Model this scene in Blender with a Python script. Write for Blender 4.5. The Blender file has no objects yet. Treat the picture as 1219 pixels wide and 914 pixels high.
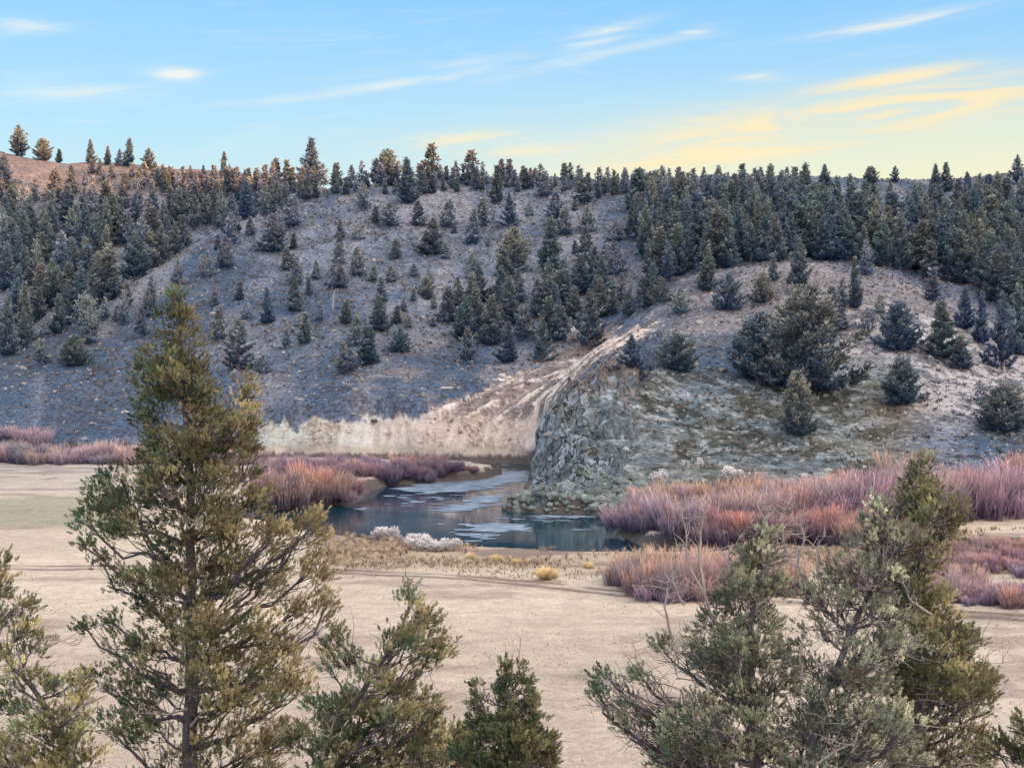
import bpy, math, random
import numpy as np
from mathutils import Vector, Matrix, noise as mnoise

import time; _t0 = time.time()
R = np.random.default_rng(7)
random.seed(7)
F, CX, HY, CH = 1674.0, 609.5, 427.0, 15.0      # focal length and principal point measured in photo pixels, eye height
WATER = -1.2
sc = bpy.context.scene
COL = sc.collection

# ---------------------------------------------------------------- helpers
def W(px, py, D, dy=0.0):
    """surveyed point: bearing + elevation at distance D -> world"""
    return np.array([(px - CX) * D / F, D + dy, CH + (HY - py) * D / F])

def hash2(i, j, s):
    h = (i.astype(np.int64) * 374761393 + j.astype(np.int64) * 668265263 + s * 1274126177) & 0xFFFFFFFF
    h = ((h ^ (h >> 13)) * 1274126177) & 0xFFFFFFFF
    return ((h ^ (h >> 16)) & 0xFFFF) / 65535.0

def vnoise(x, y, s=0):
    xi, yi = np.floor(x), np.floor(y)
    u, v = x - xi, y - yi
    u = u * u * (3 - 2 * u); v = v * v * (3 - 2 * v)
    xi = xi.astype(np.int64); yi = yi.astype(np.int64)
    a = hash2(xi, yi, s); b = hash2(xi + 1, yi, s); c = hash2(xi, yi + 1, s); d = hash2(xi + 1, yi + 1, s)
    return (a * (1 - u) + b * u) * (1 - v) + (c * (1 - u) + d * u) * v

def fbm(x, y, sc_, octv=4, s=0):
    t = np.zeros(np.shape(x)); amp = 0.5; n = 0
    x = np.asarray(x) / sc_; y = np.asarray(y) / sc_
    for k in range(octv):
        t = t + amp * vnoise(x, y, s + k * 17); n += amp
        x = x * 2.03 + 11.3; y = y * 2.03 + 5.7; amp *= 0.5
    return t / n * 2 - 1

def sstep(a, b, x):
    t = np.clip((x - a) / (b - a), 0, 1)
    return t * t * (3 - 2 * t)

# ---------------------------------------------------------------- terrain height
CP = []
def cp(px, py, D): CP.append(tuple(W(px, py, D)))
def cz(px, D, z): CP.append(((px - CX) * D / F, D, z))
for p in [(320,500,226),(400,503,222),(480,498,222),(320,470,240),(400,440,250),(480,440,250),(320,400,265),(400,350,290),(480,350,295),
          (560,350,298),(400,270,335),(480,270,340),(400,225,372),(450,218,378),(540,214,382),(620,216,384),(700,216,385),(740,226,382),(560,270,342),
          (560,430,255),(640,350,295),(640,270,340),(720,270,335),(700,340,295),(780,350,268),(790,280,320),(790,232,375),
          (0,433,270),(63,406,280),(119,361,300),(175,326,315),(217,301,330),(259,273,340),(290,264,345),(336,245,360),
          (0,400,330),(0,300,380),(0,230,420),(0,183,450),(119,330,355),(119,260,395),(119,193,445),(217,270,385),(217,203,432),(300,207,425),
          (-140,420,270),(-140,300,380),(-140,175,455),(100,480,245),(200,480,242),(100,430,262),(200,400,275),(280,350,295),
          (820,333,232),(880,328,230),(967,318,230),(1044,327,232),(1093,339,234),(1128,353,235),(1219,400,235),(1370,400,240),
          (967,300,300),(967,240,360),(960,213,400),(1150,330,300),(1150,260,360),(1150,213,420),(1219,205,432),(1370,195,440),(1370,300,340),
          (870,213,398),(1040,214,408),(870,290,310),(1219,330,300),
          (560,500,222),(600,450,240),(650,425,255),(700,400,262),(750,380,268),
          (661,474,176),(700,446,190),(760,408,205),(660,466,215),(680,444,215),(720,424,222),(740,404,245),(700,425,215),(800,378,220),(850,348,227),
          (662,575,155),(700,560,157),(700,505,169),(700,462,179),(740,425,195),(800,560,155),(800,500,172),(800,440,190),(800,392,212),
          (900,555,154),(900,480,178),(900,420,200),(900,370,218),(1000,545,158),(1000,480,178),(1000,420,200),(1000,370,215),
          (1100,535,163),(1100,460,185),(1100,400,208),(1219,520,170),(1219,470,190),(1219,430,210),(1370,480,190)]:
    cp(*p)
for p in [(0,300,13),(-140,300,13),(119,330,24.5),(217,355,38),(290,370,48),(967,265,27),(1150,265,21),(880,262,28),(1370,290,24),(820,262,27),
          (0,450,80.6),(119,470,76),(300,460,70),(450,440,62),(600,450,62),(750,450,62),(900,450,66),(1050,460,68),(1219,470,74),(1370,470,78),(-140,480,84),
          (-140,224,0),(0,224,0),(100,224,0),(200,222,0),(300,218,0),(400,216,0),(480,215.5,0),(560,215,0),(620,215,1),
          (-140,185,-13),(0,185,-13),(200,185,-13),(400,185,-13),(520,190,-10),(590,195,-7),(620,180,-4),(615,165,-4),(590,150,-3),
          (700,149,0),(800,146,0),(900,143,0),(1000,144,0),(1100,146,0),(1219,148,0),(1370,150,0),
          (650,149.5,0),(-140,130,-25),(200,130,-25),(450,130,-20),(700,130,-9),(900,125,-10),(1100,125,-10),(1370,125,-12),
          (-140,70,-40),(300,70,-40),(600,70,-38),(900,70,-38),(1370,70,-38),(637,190,2),(648,172,8),(634,175,-2),(638,200,2)]:
    cz(*p)
CP = np.array(CP)
def _tps(r2): return 0.5 * r2 * np.log(r2 + 1e-12)
_P = CP[:, :2] / 100.0
_K = _tps(((_P[:, None] - _P[None]) ** 2).sum(-1)) + np.eye(len(_P)) * 0.0008
_A = np.zeros((len(_P) + 3, len(_P) + 3)); _A[:len(_P), :len(_P)] = _K
_A[:len(_P), len(_P)] = 1; _A[:len(_P), len(_P) + 1:] = _P; _A[len(_P), :len(_P)] = 1; _A[len(_P) + 1:, :len(_P)] = _P.T
_S = np.linalg.solve(_A, np.concatenate([CP[:, 2], np.zeros(3)]))
def hill(x, y):
    out = np.empty(len(x))
    for a in range(0, len(x), 60000):
        yc = np.clip(y[a:a+60000], 72, 462)
        rat = np.clip(x[a:a+60000] / np.maximum(y[a:a+60000], 1.0), -0.46, 0.46)
        q = np.stack([rat * yc, yc], 1) / 100.0
        r2 = ((q[:, None, :] - _P[None]) ** 2).sum(-1)
        out[a:a+60000] = _tps(r2) @ _S[:len(_P)] + _S[len(_P)] + q @ _S[len(_P)+1:]
    return out

RIV = [(300,626),(350,636),(390,646),(450,654),(530,663),(640,668),(740,671),(800,671),(900,668),(1050,668),(1400,672),
       (1400,658),(1050,660),(950,660),(860,657),(800,654),(762,648),(744,636),(742,622),(700,613),(640,611),(600,608),(612,598),(624,586),(634,572),(638,562),(645,553),
       (600,551),(540,551),(480,550),(400,549),(250,547),(-200,546),
       (-200,551),(250,552),(400,554),(500,557),(570,560),(600,564),(585,569),(560,573),(473,577),(437,584),(432,597),(367,606),(310,610),(280,616)]
RP = np.array([((px - CX) * (CH - WATER) / (py - HY), (CH - WATER) * F / (py - HY)) for px, py in RIV])
def river_d(x, y):
    x = x + fbm(x, y, 5, 3, 91) * 0.9; y = y + fbm(x, y, 6, 3, 92) * 1.6
    d2 = np.full(x.shape, 1e9); ins = np.zeros(x.shape, bool)
    n = len(RP)
    for i in range(n):
        ax, ay = RP[i]; bx, by = RP[(i + 1) % n]
        ex, ey = bx - ax, by - ay
        t = np.clip(((x - ax) * ex + (y - ay) * ey) / (ex * ex + ey * ey), 0, 1)
        d2 = np.minimum(d2, (x - ax - t * ex) ** 2 + (y - ay - t * ey) ** 2)
        if ay != by:
            c = ((ay > y) != (by > y)) & (x < (bx - ax) * (y - ay) / (by - ay) + ax)
            ins ^= c
    d = np.sqrt(d2)
    return np.where(ins, -d, d)

SX, SY = 0.8, -0.6         # horizontal direction towards the sun
def height(x, y, full=False):
    x = np.asarray(x, float); y = np.asarray(y, float)
    H = hill(x, y)
    up = sstep(0.5, 6, H)
    H = H + up * (fbm(x, y, 26, 3, 3) * 1.4 + fbm(x, y, 7, 3, 4) * 0.7)
    # small terraces and cattle paths along the contours of the slope
    H = H + up * 0.07 * np.sin(H * 3.1 + fbm(x, y, 18, 3, 8) * 6)
    px = CX + F * x / np.maximum(y, 1); 
    # gullied bluff above the outer bend
    g = bluffmask(x, y, px)
    r1, r2 = bluffridge(x, y, px)
    H = H + g * (r1 * 1.5 - .8 + r2 * .7) * sstep(-1, 2, H)
    # lichen-covered crags of the spur
    rk = rockmask(x, y)
    H = H + rk * (0.4 - np.abs(fbm(x * 1.3, y * 0.5, 4.5, 4, 31)) * 2.6 + fbm(x, y, 1.3, 3, 33) * 0.6)
    m = fbm(x, y, 40, 3, 5) * 0.28 + fbm(x, y, 3, 3, 6) * 0.07
    k = 0.8
    d = np.clip((H - m) / k, -30, 30)
    z = m + k * np.log1p(np.exp(d))
    z = np.where(H - m > 20, H, z)
    near = 13.2 - 0.37 * y + fbm(x, y, 6, 3, 7) * 0.25
    near = np.where(y < 0, 13.2 - 0.16 * y, near)
    z = np.maximum(z, np.clip(near, -5, 60))
    s = SX * x + SY * y
    z = np.maximum(z, sstep(60, 260, s) * 102 - 3 + fbm(x, y, 60, 3, 44) * 3 * sstep(60, 200, s))  # unseen ridge added off to the right, shaped to keep low sun off valley
    rd = river_d(x, y)
    slope = np.where(y > 205, 1.7 + 4.5 * sstep(640, 655, px), np.where((px > 590) & (px < 760) & (y > 140), 1.3 + 2.4 * sstep(156, 170, y), 0.9))
    z = np.minimum(z, np.where(rd > 0, WATER - 0.04 + slope * rd, WATER - 0.04 + 0.45 * np.maximum(rd, -4)))
    if full: return z, rd, px
    return z
def bluffmask(x, y, px):
    yend = 232 + 34 * sstep(520, 720, px)
    return sstep(210, 216, y) * (1 - sstep(yend - 8, yend + 6, y)) * sstep(290, 330, px) * (1 - sstep(760, 790, px))
def bluffridge(x, y, px):
    th = 1.02 * sstep(490, 550, px)
    ac = x * np.cos(th) - (y - 215) * np.sin(th); al = x * np.sin(th) + (y - 215) * np.cos(th)
    ac = ac + fbm(x, y, 7, 3, 22) * .7
    r1 = 1 - 2 * np.abs(fbm(ac, al * .16, 5.0, 4, 21))
    r2 = fbm(ac, al * .14, 1.2, 4, 23)
    return r1, r2
def rockmask(x, y):
    px = CX + F * x / np.maximum(y, 1)
    a = sstep(628, 642, px) * (1 - sstep(722, 775, px + fbm(x, y, 6, 2, 71) * 20)) * sstep(147, 151, y) * (1 - sstep(184, 196, y))
    b = 0.35 * sstep(640, 700, px) * (1 - sstep(1030, 1180, px)) * sstep(147, 153, y) * (1 - sstep(176, 196, y)) * sstep(-.1, .5, fbm(x, y, 9, 3, 72))
    return np.maximum(a, b)

def zat(x, y): return float(height(np.array([x]), np.array([y]))[0])

_T = np.concatenate([np.arange(46, 470, 1.0)])
def ground(px, py):
    """first ground point seen along a bearing/elevation"""
    x = (px - CX) / F * _T
    z = height(x, _T); ray = CH + (HY - py) / F * _T
    i = np.argmax(z >= ray)
    if not (z >= ray).any(): i = int(np.argmin(np.where(_T > 330, ray - z, 1e9)))
    elif i > 0:
        a, b = _T[i-1], _T[i]
        for _ in range(6):
            m = (a + b) / 2
            if zat((px - CX) / F * m, m) >= CH + (HY - py) / F * m: b = m
            else: a = m
        return np.array([(px - CX) / F * b, b, zat((px - CX) / F * b, b)])
    D = _T[i]
    return np.array([(px - CX) / F * D, D, zat((px - CX) / F * D, D)])

# ---------------------------------------------------------------- mesh / node helpers
def mesh(name, V, Q, cols=None, mats=(), smooth=False, mi=None):
    V = np.asarray(V, np.float32); Q = np.asarray(Q, np.int32)
    me = bpy.data.meshes.new(name)
    n = Q.shape[1]
    me.vertices.add(len(V)); me.vertices.foreach_set('co', V.ravel())
    me.loops.add(Q.size); me.loops.foreach_set('vertex_index', Q.ravel())
    me.polygons.add(len(Q)); me.polygons.foreach_set('loop_start', np.arange(len(Q), dtype=np.int32) * n)
    me.polygons.foreach_set('loop_total', np.full(len(Q), n, np.int32))
    if mi is not None: me.polygons.foreach_set('material_index', np.asarray(mi, np.int32))
    me.polygons.foreach_set('use_smooth', np.full(len(Q), bool(smooth)))
    for m in mats: me.materials.append(m)
    me.update(calc_edges=True)
    if cols is not None:
        a = me.color_attributes.new('tint', 'FLOAT_COLOR', 'POINT')
        c = np.ones((len(V), 4), np.float32); c[:, :cols.shape[1]] = cols
        a.data.foreach_set('color', c.ravel())
    return me
def obj(name, me, parent=None, loc=None):
    o = bpy.data.objects.new(name, me); COL.objects.link(o)
    if parent is not None: o.parent = parent
    if loc is not None: o.location = loc
    return o
def tag(o, label=None, cat=None, group=None, kind=None):
    for k, v in (('label', label), ('category', cat), ('group', group), ('kind', kind)):
        if v: o[k] = v
    return o

class NT:
    def __init__(s, tree): s.t = tree; s.n = tree.nodes; s.l = tree.links
    def new(s, ty, **kw):
        n = s.n.new(ty)
        for k, v in kw.items(): setattr(n, k, v)
        return n
    def link(s, a, b): s.l.new(a, b)
    def setin(s, sock, v):
        if hasattr(v, 'links') or isinstance(v, bpy.types.NodeSocket): s.l.new(v, sock)
        else: sock.default_value = v
    def math(s, op, a, b=0.0, c=None, clamp=False):
        n = s.new('ShaderNodeMath', operation=op); n.use_clamp = clamp
        s.setin(n.inputs[0], a); s.setin(n.inputs[1], b)
        if c is not None: s.setin(n.inputs[2], c)
        return n.outputs[0]
    def mix(s, f, a, b, blend='MIX'):
        n = s.new('ShaderNodeMix', data_type='RGBA', blend_type=blend)
        s.setin(n.inputs[0], f); s.setin(n.inputs[6], a if not isinstance(a, tuple) else (*a, 1)); s.setin(n.inputs[7], b if not isinstance(b, tuple) else (*b, 1))
        return n.outputs[2]
    def ramp(s, f, stops):
        n = s.new('ShaderNodeValToRGB'); s.setin(n.inputs[0], f)
        e = n.color_ramp.elements
        while len(e) > 1: e.remove(e[-1])
        e[0].position = stops[0][0]; e[0].color = (*stops[0][1], 1)
        for p, c in stops[1:]:
            q = e.new(p); q.color = (*c, 1)
        return n.outputs[0]
    def noise(s, scale, detail=4, rough=0.6, vec=None, dist=0.0):
        n = s.new('ShaderNodeTexNoise'); n.inputs['Scale'].default_value = scale; n.inputs['Detail'].default_value = detail
        n.inputs['Roughness'].default_value = rough; n.inputs['Distortion'].default_value = dist
        if vec is not None: s.link(vec, n.inputs['Vector'])
        return n.outputs['Fac']
    def mrange(s, v, a, b, c=0.0, d=1.0, smooth=True):
        n = s.new('ShaderNodeMapRange'); n.interpolation_type = 'SMOOTHSTEP' if smooth else 'LINEAR'
        s.setin(n.inputs[0], v)
        for i, q in zip((1, 2, 3, 4), (a, b, c, d)): n.inputs[i].default_value = q
        return n.outputs[0]
def material(name):
    m = bpy.data.materials.new(name); m.use_nodes = True
    t = NT(m.node_tree)
    bs = m.node_tree.nodes.get('Principled BSDF')
    bs.inputs['Roughness'].default_value = 0.9
    bs.inputs['Specular IOR Level'].default_value = 0.15
    return m, t, bs

def foliage_mat(name, rough=0.85, trans=0.18, objvar=0.0, gain=1.0, shift=(1, 1, 1)):
    m, t, bs = material(name)
    a = t.new('ShaderNodeAttribute', attribute_name='tint').outputs['Color']
    c = a
    if objvar:
        oi = t.new('ShaderNodeObjectInfo').outputs['Random']
        r = t.ramp(oi, [(0.0, (0.72, 0.88, 1.12)), (0.25, (0.95, 1.05, 1.05)), (0.45, (1.08, 1.03, 0.95)), (0.6, (.85, 1.04, .96)), (0.75, (0.68, 0.85, 1.12)), (0.88, (1.3, 1.2, 1.0)), (1.0, (0.95, 1.05, 0.95))])
        c = t.mix(objvar, c, t.mix(1.0, c, r, 'MULTIPLY'))
    c = t.mix(1.0, c, tuple(gain * s for s in shift), 'MULTIPLY')
    t.link(c, bs.inputs['Base Color']); bs.inputs['Roughness'].default_value = rough
    tr = t.new('ShaderNodeBsdfTranslucent'); t.link(c, tr.inputs[0])
    mx = t.new('ShaderNodeMixShader'); mx.inputs[0].default_value = trans
    t.link(bs.outputs[0], mx.inputs[1]); t.link(tr.outputs[0], mx.inputs[2])
    t.link(mx.outputs[0], m.node_tree.nodes['Material Output'].inputs[0])
    return m

# ---------------------------------------------------------------- terrain mesh
def build_terrain():
    rows = [0.8, 2, 4, 7, 11, 15, 19, 23, 27, 31, 35, 39, 42, 45, 48]
    y = 50.0
    while y < 462:
        rows.append(y)
        y += 0.35 if 104 < y < 128 else 0.28 if 143 < y < 192 else 0.3 if 210 < y < 232 else 0.4 if y < 268 else 1.0
    rows += list(np.geomspace(464, 4000, 26))
    rows = np.array(rows)
    fine = np.linspace(-0.43, 0.43, 700)          # tan(bearing) in the seen sector
    a_f = np.arctan(fine)
    a_rest = np.linspace(a_f[-1], 2 * math.pi + a_f[0], 110)[1:-1]
    ang = np.concatenate([a_f, a_rest])
    # rows are distances; inside the sector they run as straight ranks (depth), elsewhere as arcs
    A, D = np.meshgrid(ang, rows)
    c = np.cos(A)
    w = np.where(np.abs(((A + math.pi) % (2 * math.pi)) - math.pi) <= a_f[-1] + 1e-6, 1.0, 0.0)
    rr = np.where(w > 0, D / np.maximum(c, 0.5), D / math.cos(a_f[-1]))
    X = np.sin(A) * rr; Y = np.cos(A) * rr
    nr, nc = X.shape
    x = X.ravel(); yv = Y.ravel()
    z, rd, px = height(x, yv, True)
    z = np.where(D.ravel() > 480, z * (1 - sstep(480, 900, D.ravel()) * 0.75), z)
    i, j = np.meshgrid(np.arange(nr - 1), np.arange(nc), indexing='ij')
    j2 = (j + 1) % nc
    Q = np.stack([i * nc + j, i * nc + j2, (i + 1) * nc + j2, (i + 1) * nc + j], -1).reshape(-1, 4)
    Q = Q[:, ::-1]
    V = np.stack([x, yv, z], 1)
    # ---- colours
    py = HY - (z - CH) * F / np.maximum(yv, 1)
    n1 = fbm(x, yv, 22, 4, 51); n2 = fbm(x, yv, 5, 4, 52); n3 = fbm(x, yv, 1.4, 3, 53)
    streak = fbm(x * 0.4 + fbm(x, yv, 9, 2, 58) * 3, yv, 3.4, 4, 54)
    def C(*c): return np.array(c, float)[None]
    def mixc(a, b, f): return a * (1 - f[:, None]) + b * f[:, None]
    col = mixc(C(.57, .475, .385), C(.68, .58, .47), sstep(-.4, .5, n1))
    col = mixc(col, C(.38, .29, .245), 0.7 * sstep(.10, .5, streak + n2 * .4))
    col = mixc(col, C(.74, .62, .51), 0.5 * sstep(.2, .6, -streak))
    grn = (1 - sstep(150, 185, px + n1 * 60)) * sstep(122, 131, yv + n2 * 2) * (1 - sstep(150, 160, yv + n2 * 5))
    col = mixc(col, C(.33, .33, .24), .8 * grn)
    farm = sstep(150, 168, yv)
    col = mixc(col, mixc(C(.52, .46, .40), C(.33, .295, .28), sstep(.0, .35, streak)), farm)
    # scruffy strip along the near bank
    bank = sstep(97, 103, yv + n2 * 3) * (1 - sstep(116, 124, yv)) * sstep(340, 400, px)
    col = mixc(col, mixc(C(.46, .36, .27), C(.22, .17, .15), sstep(-.1, .4, n2 + streak * .5)), bank * .75)
    # grey bare patches in the meadow
    pt = np.exp(-(((px - 820) / 90) ** 2 + ((yv - 74) / 2.2) ** 2)) + np.exp(-(((px - 960) / 130) ** 2 + ((yv - 78) / 1.4) ** 2)) + .7 * np.exp(-(((px - 690) / 40) ** 2 + ((yv - 66) / 1.5) ** 2)) + .8 * np.exp(-(((px - 1190) / 60) ** 2 + ((yv - 81) / 2.0) ** 2))
    col = mixc(col, C(.2, .17, .15), np.clip(pt, 0, 1) * sstep(-.25, .3, n2 + n3 * .6) * .8)
    # two wheel ruts
    for off in (0.0, 1.7):
        yy = np.interp(px, [300, 390, 470, 560, 660, 740, 820, 900, 1050, 1150, 1260], [100, 98.5, 97.0, 95, 91.5, 88.5, 87.2, 86.5, 84, 81, 79]) + off
        col = mixc(col, C(.20, .16, .13), 1.0 * np.exp(-((yv - yy) / .42) ** 2) * sstep(-.6, .1, n2 + n3 * .4))
    # slopes
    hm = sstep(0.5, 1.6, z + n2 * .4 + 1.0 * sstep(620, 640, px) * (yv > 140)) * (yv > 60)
    hc = mixc(C(.058, .094, .158), C(.148, .176, .238), sstep(-.3, .45, n1 + n2 * .5 + .5 * sstep(270, 330, yv) - .25))  # slope tinted blue: the cool shade is put into its colour
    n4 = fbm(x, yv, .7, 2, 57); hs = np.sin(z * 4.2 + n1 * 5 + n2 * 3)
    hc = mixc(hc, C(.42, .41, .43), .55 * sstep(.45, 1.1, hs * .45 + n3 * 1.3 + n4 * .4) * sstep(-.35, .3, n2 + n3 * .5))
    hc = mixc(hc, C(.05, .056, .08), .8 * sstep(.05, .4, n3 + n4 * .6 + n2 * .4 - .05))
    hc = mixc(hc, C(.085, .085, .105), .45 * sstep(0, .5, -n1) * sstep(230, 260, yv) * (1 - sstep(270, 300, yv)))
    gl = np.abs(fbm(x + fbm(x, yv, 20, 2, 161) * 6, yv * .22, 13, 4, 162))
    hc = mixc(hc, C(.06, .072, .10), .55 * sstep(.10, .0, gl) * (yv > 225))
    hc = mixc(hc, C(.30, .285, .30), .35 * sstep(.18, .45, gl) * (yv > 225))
    kn = sstep(740, 830, px) * sstep(198, 212, yv) * (1 - sstep(234, 244, yv))
    hc = mixc(hc, mixc(C(.235, .215, .225), C(.125, .13, .158), sstep(-.3, .4, n2)), kn * .8)
    lr = sstep(960, 1010, px) * sstep(166, 180, yv) * (1 - sstep(212, 222, yv))
    hc = mixc(hc, mixc(C(.47, .44, .45), C(.145, .145, .17), sstep(-.1, .3, n2 * .6 + n3)), lr * .75)
    topl = (1 - sstep(260, 420, px)) * sstep(395, 425, yv)
    hc = mixc(hc, C(.20, .155, .14), topl * .7)
    # lichened slope of the spur
    lich = sstep(640, 700, px) * (1 - sstep(1040, 1130, px)) * (1 - sstep(180, 193, yv + n1 * 4 - (px - 700) * .02)) * sstep(140, 147, yv)
    lc = mixc(C(.11, .15, .185), C(.08, .085, .078), sstep(-.2, .3, n2 + n1 * .5))
    lc = mixc(lc, C(.30, .34, .37), .7 * sstep(.05, .45, n3)); lc = mixc(lc, C(.028, .032, .03), .8 * sstep(.12, .45, -n3 + n2 * .3))
    lc = mixc(lc, C(.16, .125, .07), .5 * sstep(.1, .5, n1 - n2 * .2))
    hc = mixc(hc, lc, lich)
    rk = rockmask(x, yv); rk = np.where(px < 790, rk, 0)
    rc = mixc(C(.12, .145, .175), C(.24, .28, .32), sstep(-.3, .4, n3)); rc = mixc(rc, C(.07, .08, .08), sstep(.1, .4, -n2 - n3 * .5) * .8)
    hc = mixc(hc, rc, np.clip(rk * 1.3, 0, 1))
    # pale bluff: earth laid bare above the bend and in the cut climbing right
    r1, r2 = bluffridge(x, yv, px)
    topy = np.interp(px, [300, 340, 400, 470, 510, 560, 600, 650, 700, 760, 800], [498, 506, 505, 499, 494, 470, 448, 430, 408, 384, 378])
    boty = np.interp(px, [300, 600, 650, 700, 760, 800], [560, 560, 520, 445, 405, 380])
    n4b = fbm(x, yv, .8, 3, 143); bl = sstep(-1, 2.5, py - topy + n4b * 5 + n2 * 14 + n3 * 7 - r2 * 8) * (1 - sstep(-8, 8, py - boty + n2 * 9)) * sstep(208, 212, yv) * (1 - sstep(262, 274, yv)) * sstep(296, 322, px) * (1 - sstep(770, 800, px))
    ups = sstep(490, 540, px) * np.maximum(1 - sstep(488, 506, py + n2 * 12), sstep(648, 660, px))
    r1, r2 = bluffridge(x, yv, px)
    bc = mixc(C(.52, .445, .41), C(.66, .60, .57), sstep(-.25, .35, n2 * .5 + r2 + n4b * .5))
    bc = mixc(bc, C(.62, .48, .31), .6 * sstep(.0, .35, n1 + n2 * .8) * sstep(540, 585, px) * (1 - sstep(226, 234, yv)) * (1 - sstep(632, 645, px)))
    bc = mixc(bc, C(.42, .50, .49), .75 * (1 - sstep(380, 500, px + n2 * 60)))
    bc = mixc(bc, C(.30, .25, .24), .7 * sstep(.5, .0, r1 + r2 * .5))  # hollows darkened: shade of the relief put into the colour
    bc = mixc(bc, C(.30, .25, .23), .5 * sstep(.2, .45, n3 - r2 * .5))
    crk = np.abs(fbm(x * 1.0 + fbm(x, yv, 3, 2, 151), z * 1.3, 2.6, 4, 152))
    bc = mixc(bc, C(.20, .155, .12), .7 * sstep(.07, .0, crk) * (.4 + .6 * sstep(500, 560, px)))  # dark cracks whose shadow is put into the colour
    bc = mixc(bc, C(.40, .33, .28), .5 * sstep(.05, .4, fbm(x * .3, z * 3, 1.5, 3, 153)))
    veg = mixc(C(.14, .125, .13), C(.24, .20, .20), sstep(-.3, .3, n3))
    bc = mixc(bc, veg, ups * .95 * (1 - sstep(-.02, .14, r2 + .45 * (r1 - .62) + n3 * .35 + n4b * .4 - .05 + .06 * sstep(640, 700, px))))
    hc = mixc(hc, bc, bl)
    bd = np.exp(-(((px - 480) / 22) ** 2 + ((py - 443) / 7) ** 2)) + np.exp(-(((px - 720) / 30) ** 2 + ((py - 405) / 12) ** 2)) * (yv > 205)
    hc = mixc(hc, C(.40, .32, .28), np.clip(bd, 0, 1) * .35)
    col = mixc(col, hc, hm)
    # mud at the waterline and the river bed
    mud = (rd < 1.3 + n3 * .6).astype(float) * (1 - np.clip(bl * (z > .0), 0, 1))
    col = mixc(col, C(.085, .072, .075), mud * .9 * (z < 1.5))
    nf = (yv < 46) * 1.0
    col = mixc(col, C(.27, .22, .17), nf)
    m, t, bs = material('ground')
    a = t.new('ShaderNodeAttribute', attribute_name='tint').outputs['Color']
    geo = t.new('ShaderNodeNewGeometry').outputs['Position']
    f1 = t.noise(1.7, 6, .7, geo); f2 = t.noise(0.35, 4, .6, geo)
    mp = t.new('ShaderNodeMapping'); mp.inputs['Scale'].default_value = (.35, 2.4, 2.4); t.link(geo, mp.inputs[0])
    f3 = t.noise(1.2, 5, .65, mp.outputs[0])
    v = t.math('MULTIPLY', t.mrange(f1, .3, .7, .45, 1.6), t.mrange(f3, .3, .7, .8, 1.22))
    v = t.math('MULTIPLY', v, t.mrange(f2, .3, .7, .88, 1.12))
    lum = t.new('ShaderNodeRGBToBW'); t.link(a, lum.inputs[0])
    mb = t.new('ShaderNodeMix'); t.link(t.mrange(lum.outputs[0], .32, .5, 0, .8), mb.inputs[0]); t.link(v, mb.inputs[2]); mb.inputs[3].default_value = 1.0; v = mb.outputs[0]
    sz = t.new('ShaderNodeSeparateXYZ'); t.link(geo, sz.inputs[0])
    flat = t.mrange(sz.outputs[2], .5, 1.6, 1, 0)
    mp2 = t.new('ShaderNodeMapping'); mp2.inputs['Scale'].default_value = (1.3, 1.5, 1); t.link(geo, mp2.inputs[0])
    f5 = t.noise(3.2, 5, .75, mp2.outputs[0], .5); f6 = t.noise(.5, 4, .65, mp2.outputs[0], .8)
    vm = t.math('MULTIPLY', t.mrange(f5, .3, .7, .80, 1.2), t.mrange(f6, .3, .7, .84, 1.10))
    mxv = t.new('ShaderNodeMix'); t.link(flat, mxv.inputs[0]); t.link(v, mxv.inputs[2]); t.link(vm, mxv.inputs[3]); v = mxv.outputs[0]
    cb = t.new('ShaderNodeCombineColor'); [t.link(v, cb.inputs[k]) for k in range(3)]
    c = t.mix(1.0, a, cb.outputs[0], 'MULTIPLY')
    t.link(c, bs.inputs['Base Color'])
    bp = t.new('ShaderNodeBump'); bp.inputs['Strength'].default_value = .8; bp.inputs['Distance'].default_value = .25
    mh = t.new('ShaderNodeMix'); t.link(flat, mh.inputs[0]); t.link(t.math('ADD', f1, f3), mh.inputs[2]); t.link(f5, mh.inputs[3]); t.link(mh.outputs[0], bp.inputs['Height']); t.link(bp.outputs[0], bs.inputs['Normal'])
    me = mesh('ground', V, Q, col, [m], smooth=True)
    tag(obj('ground', me), kind='structure')
build_terrain()

print('T', round(time.time() - _t0, 1))
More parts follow.
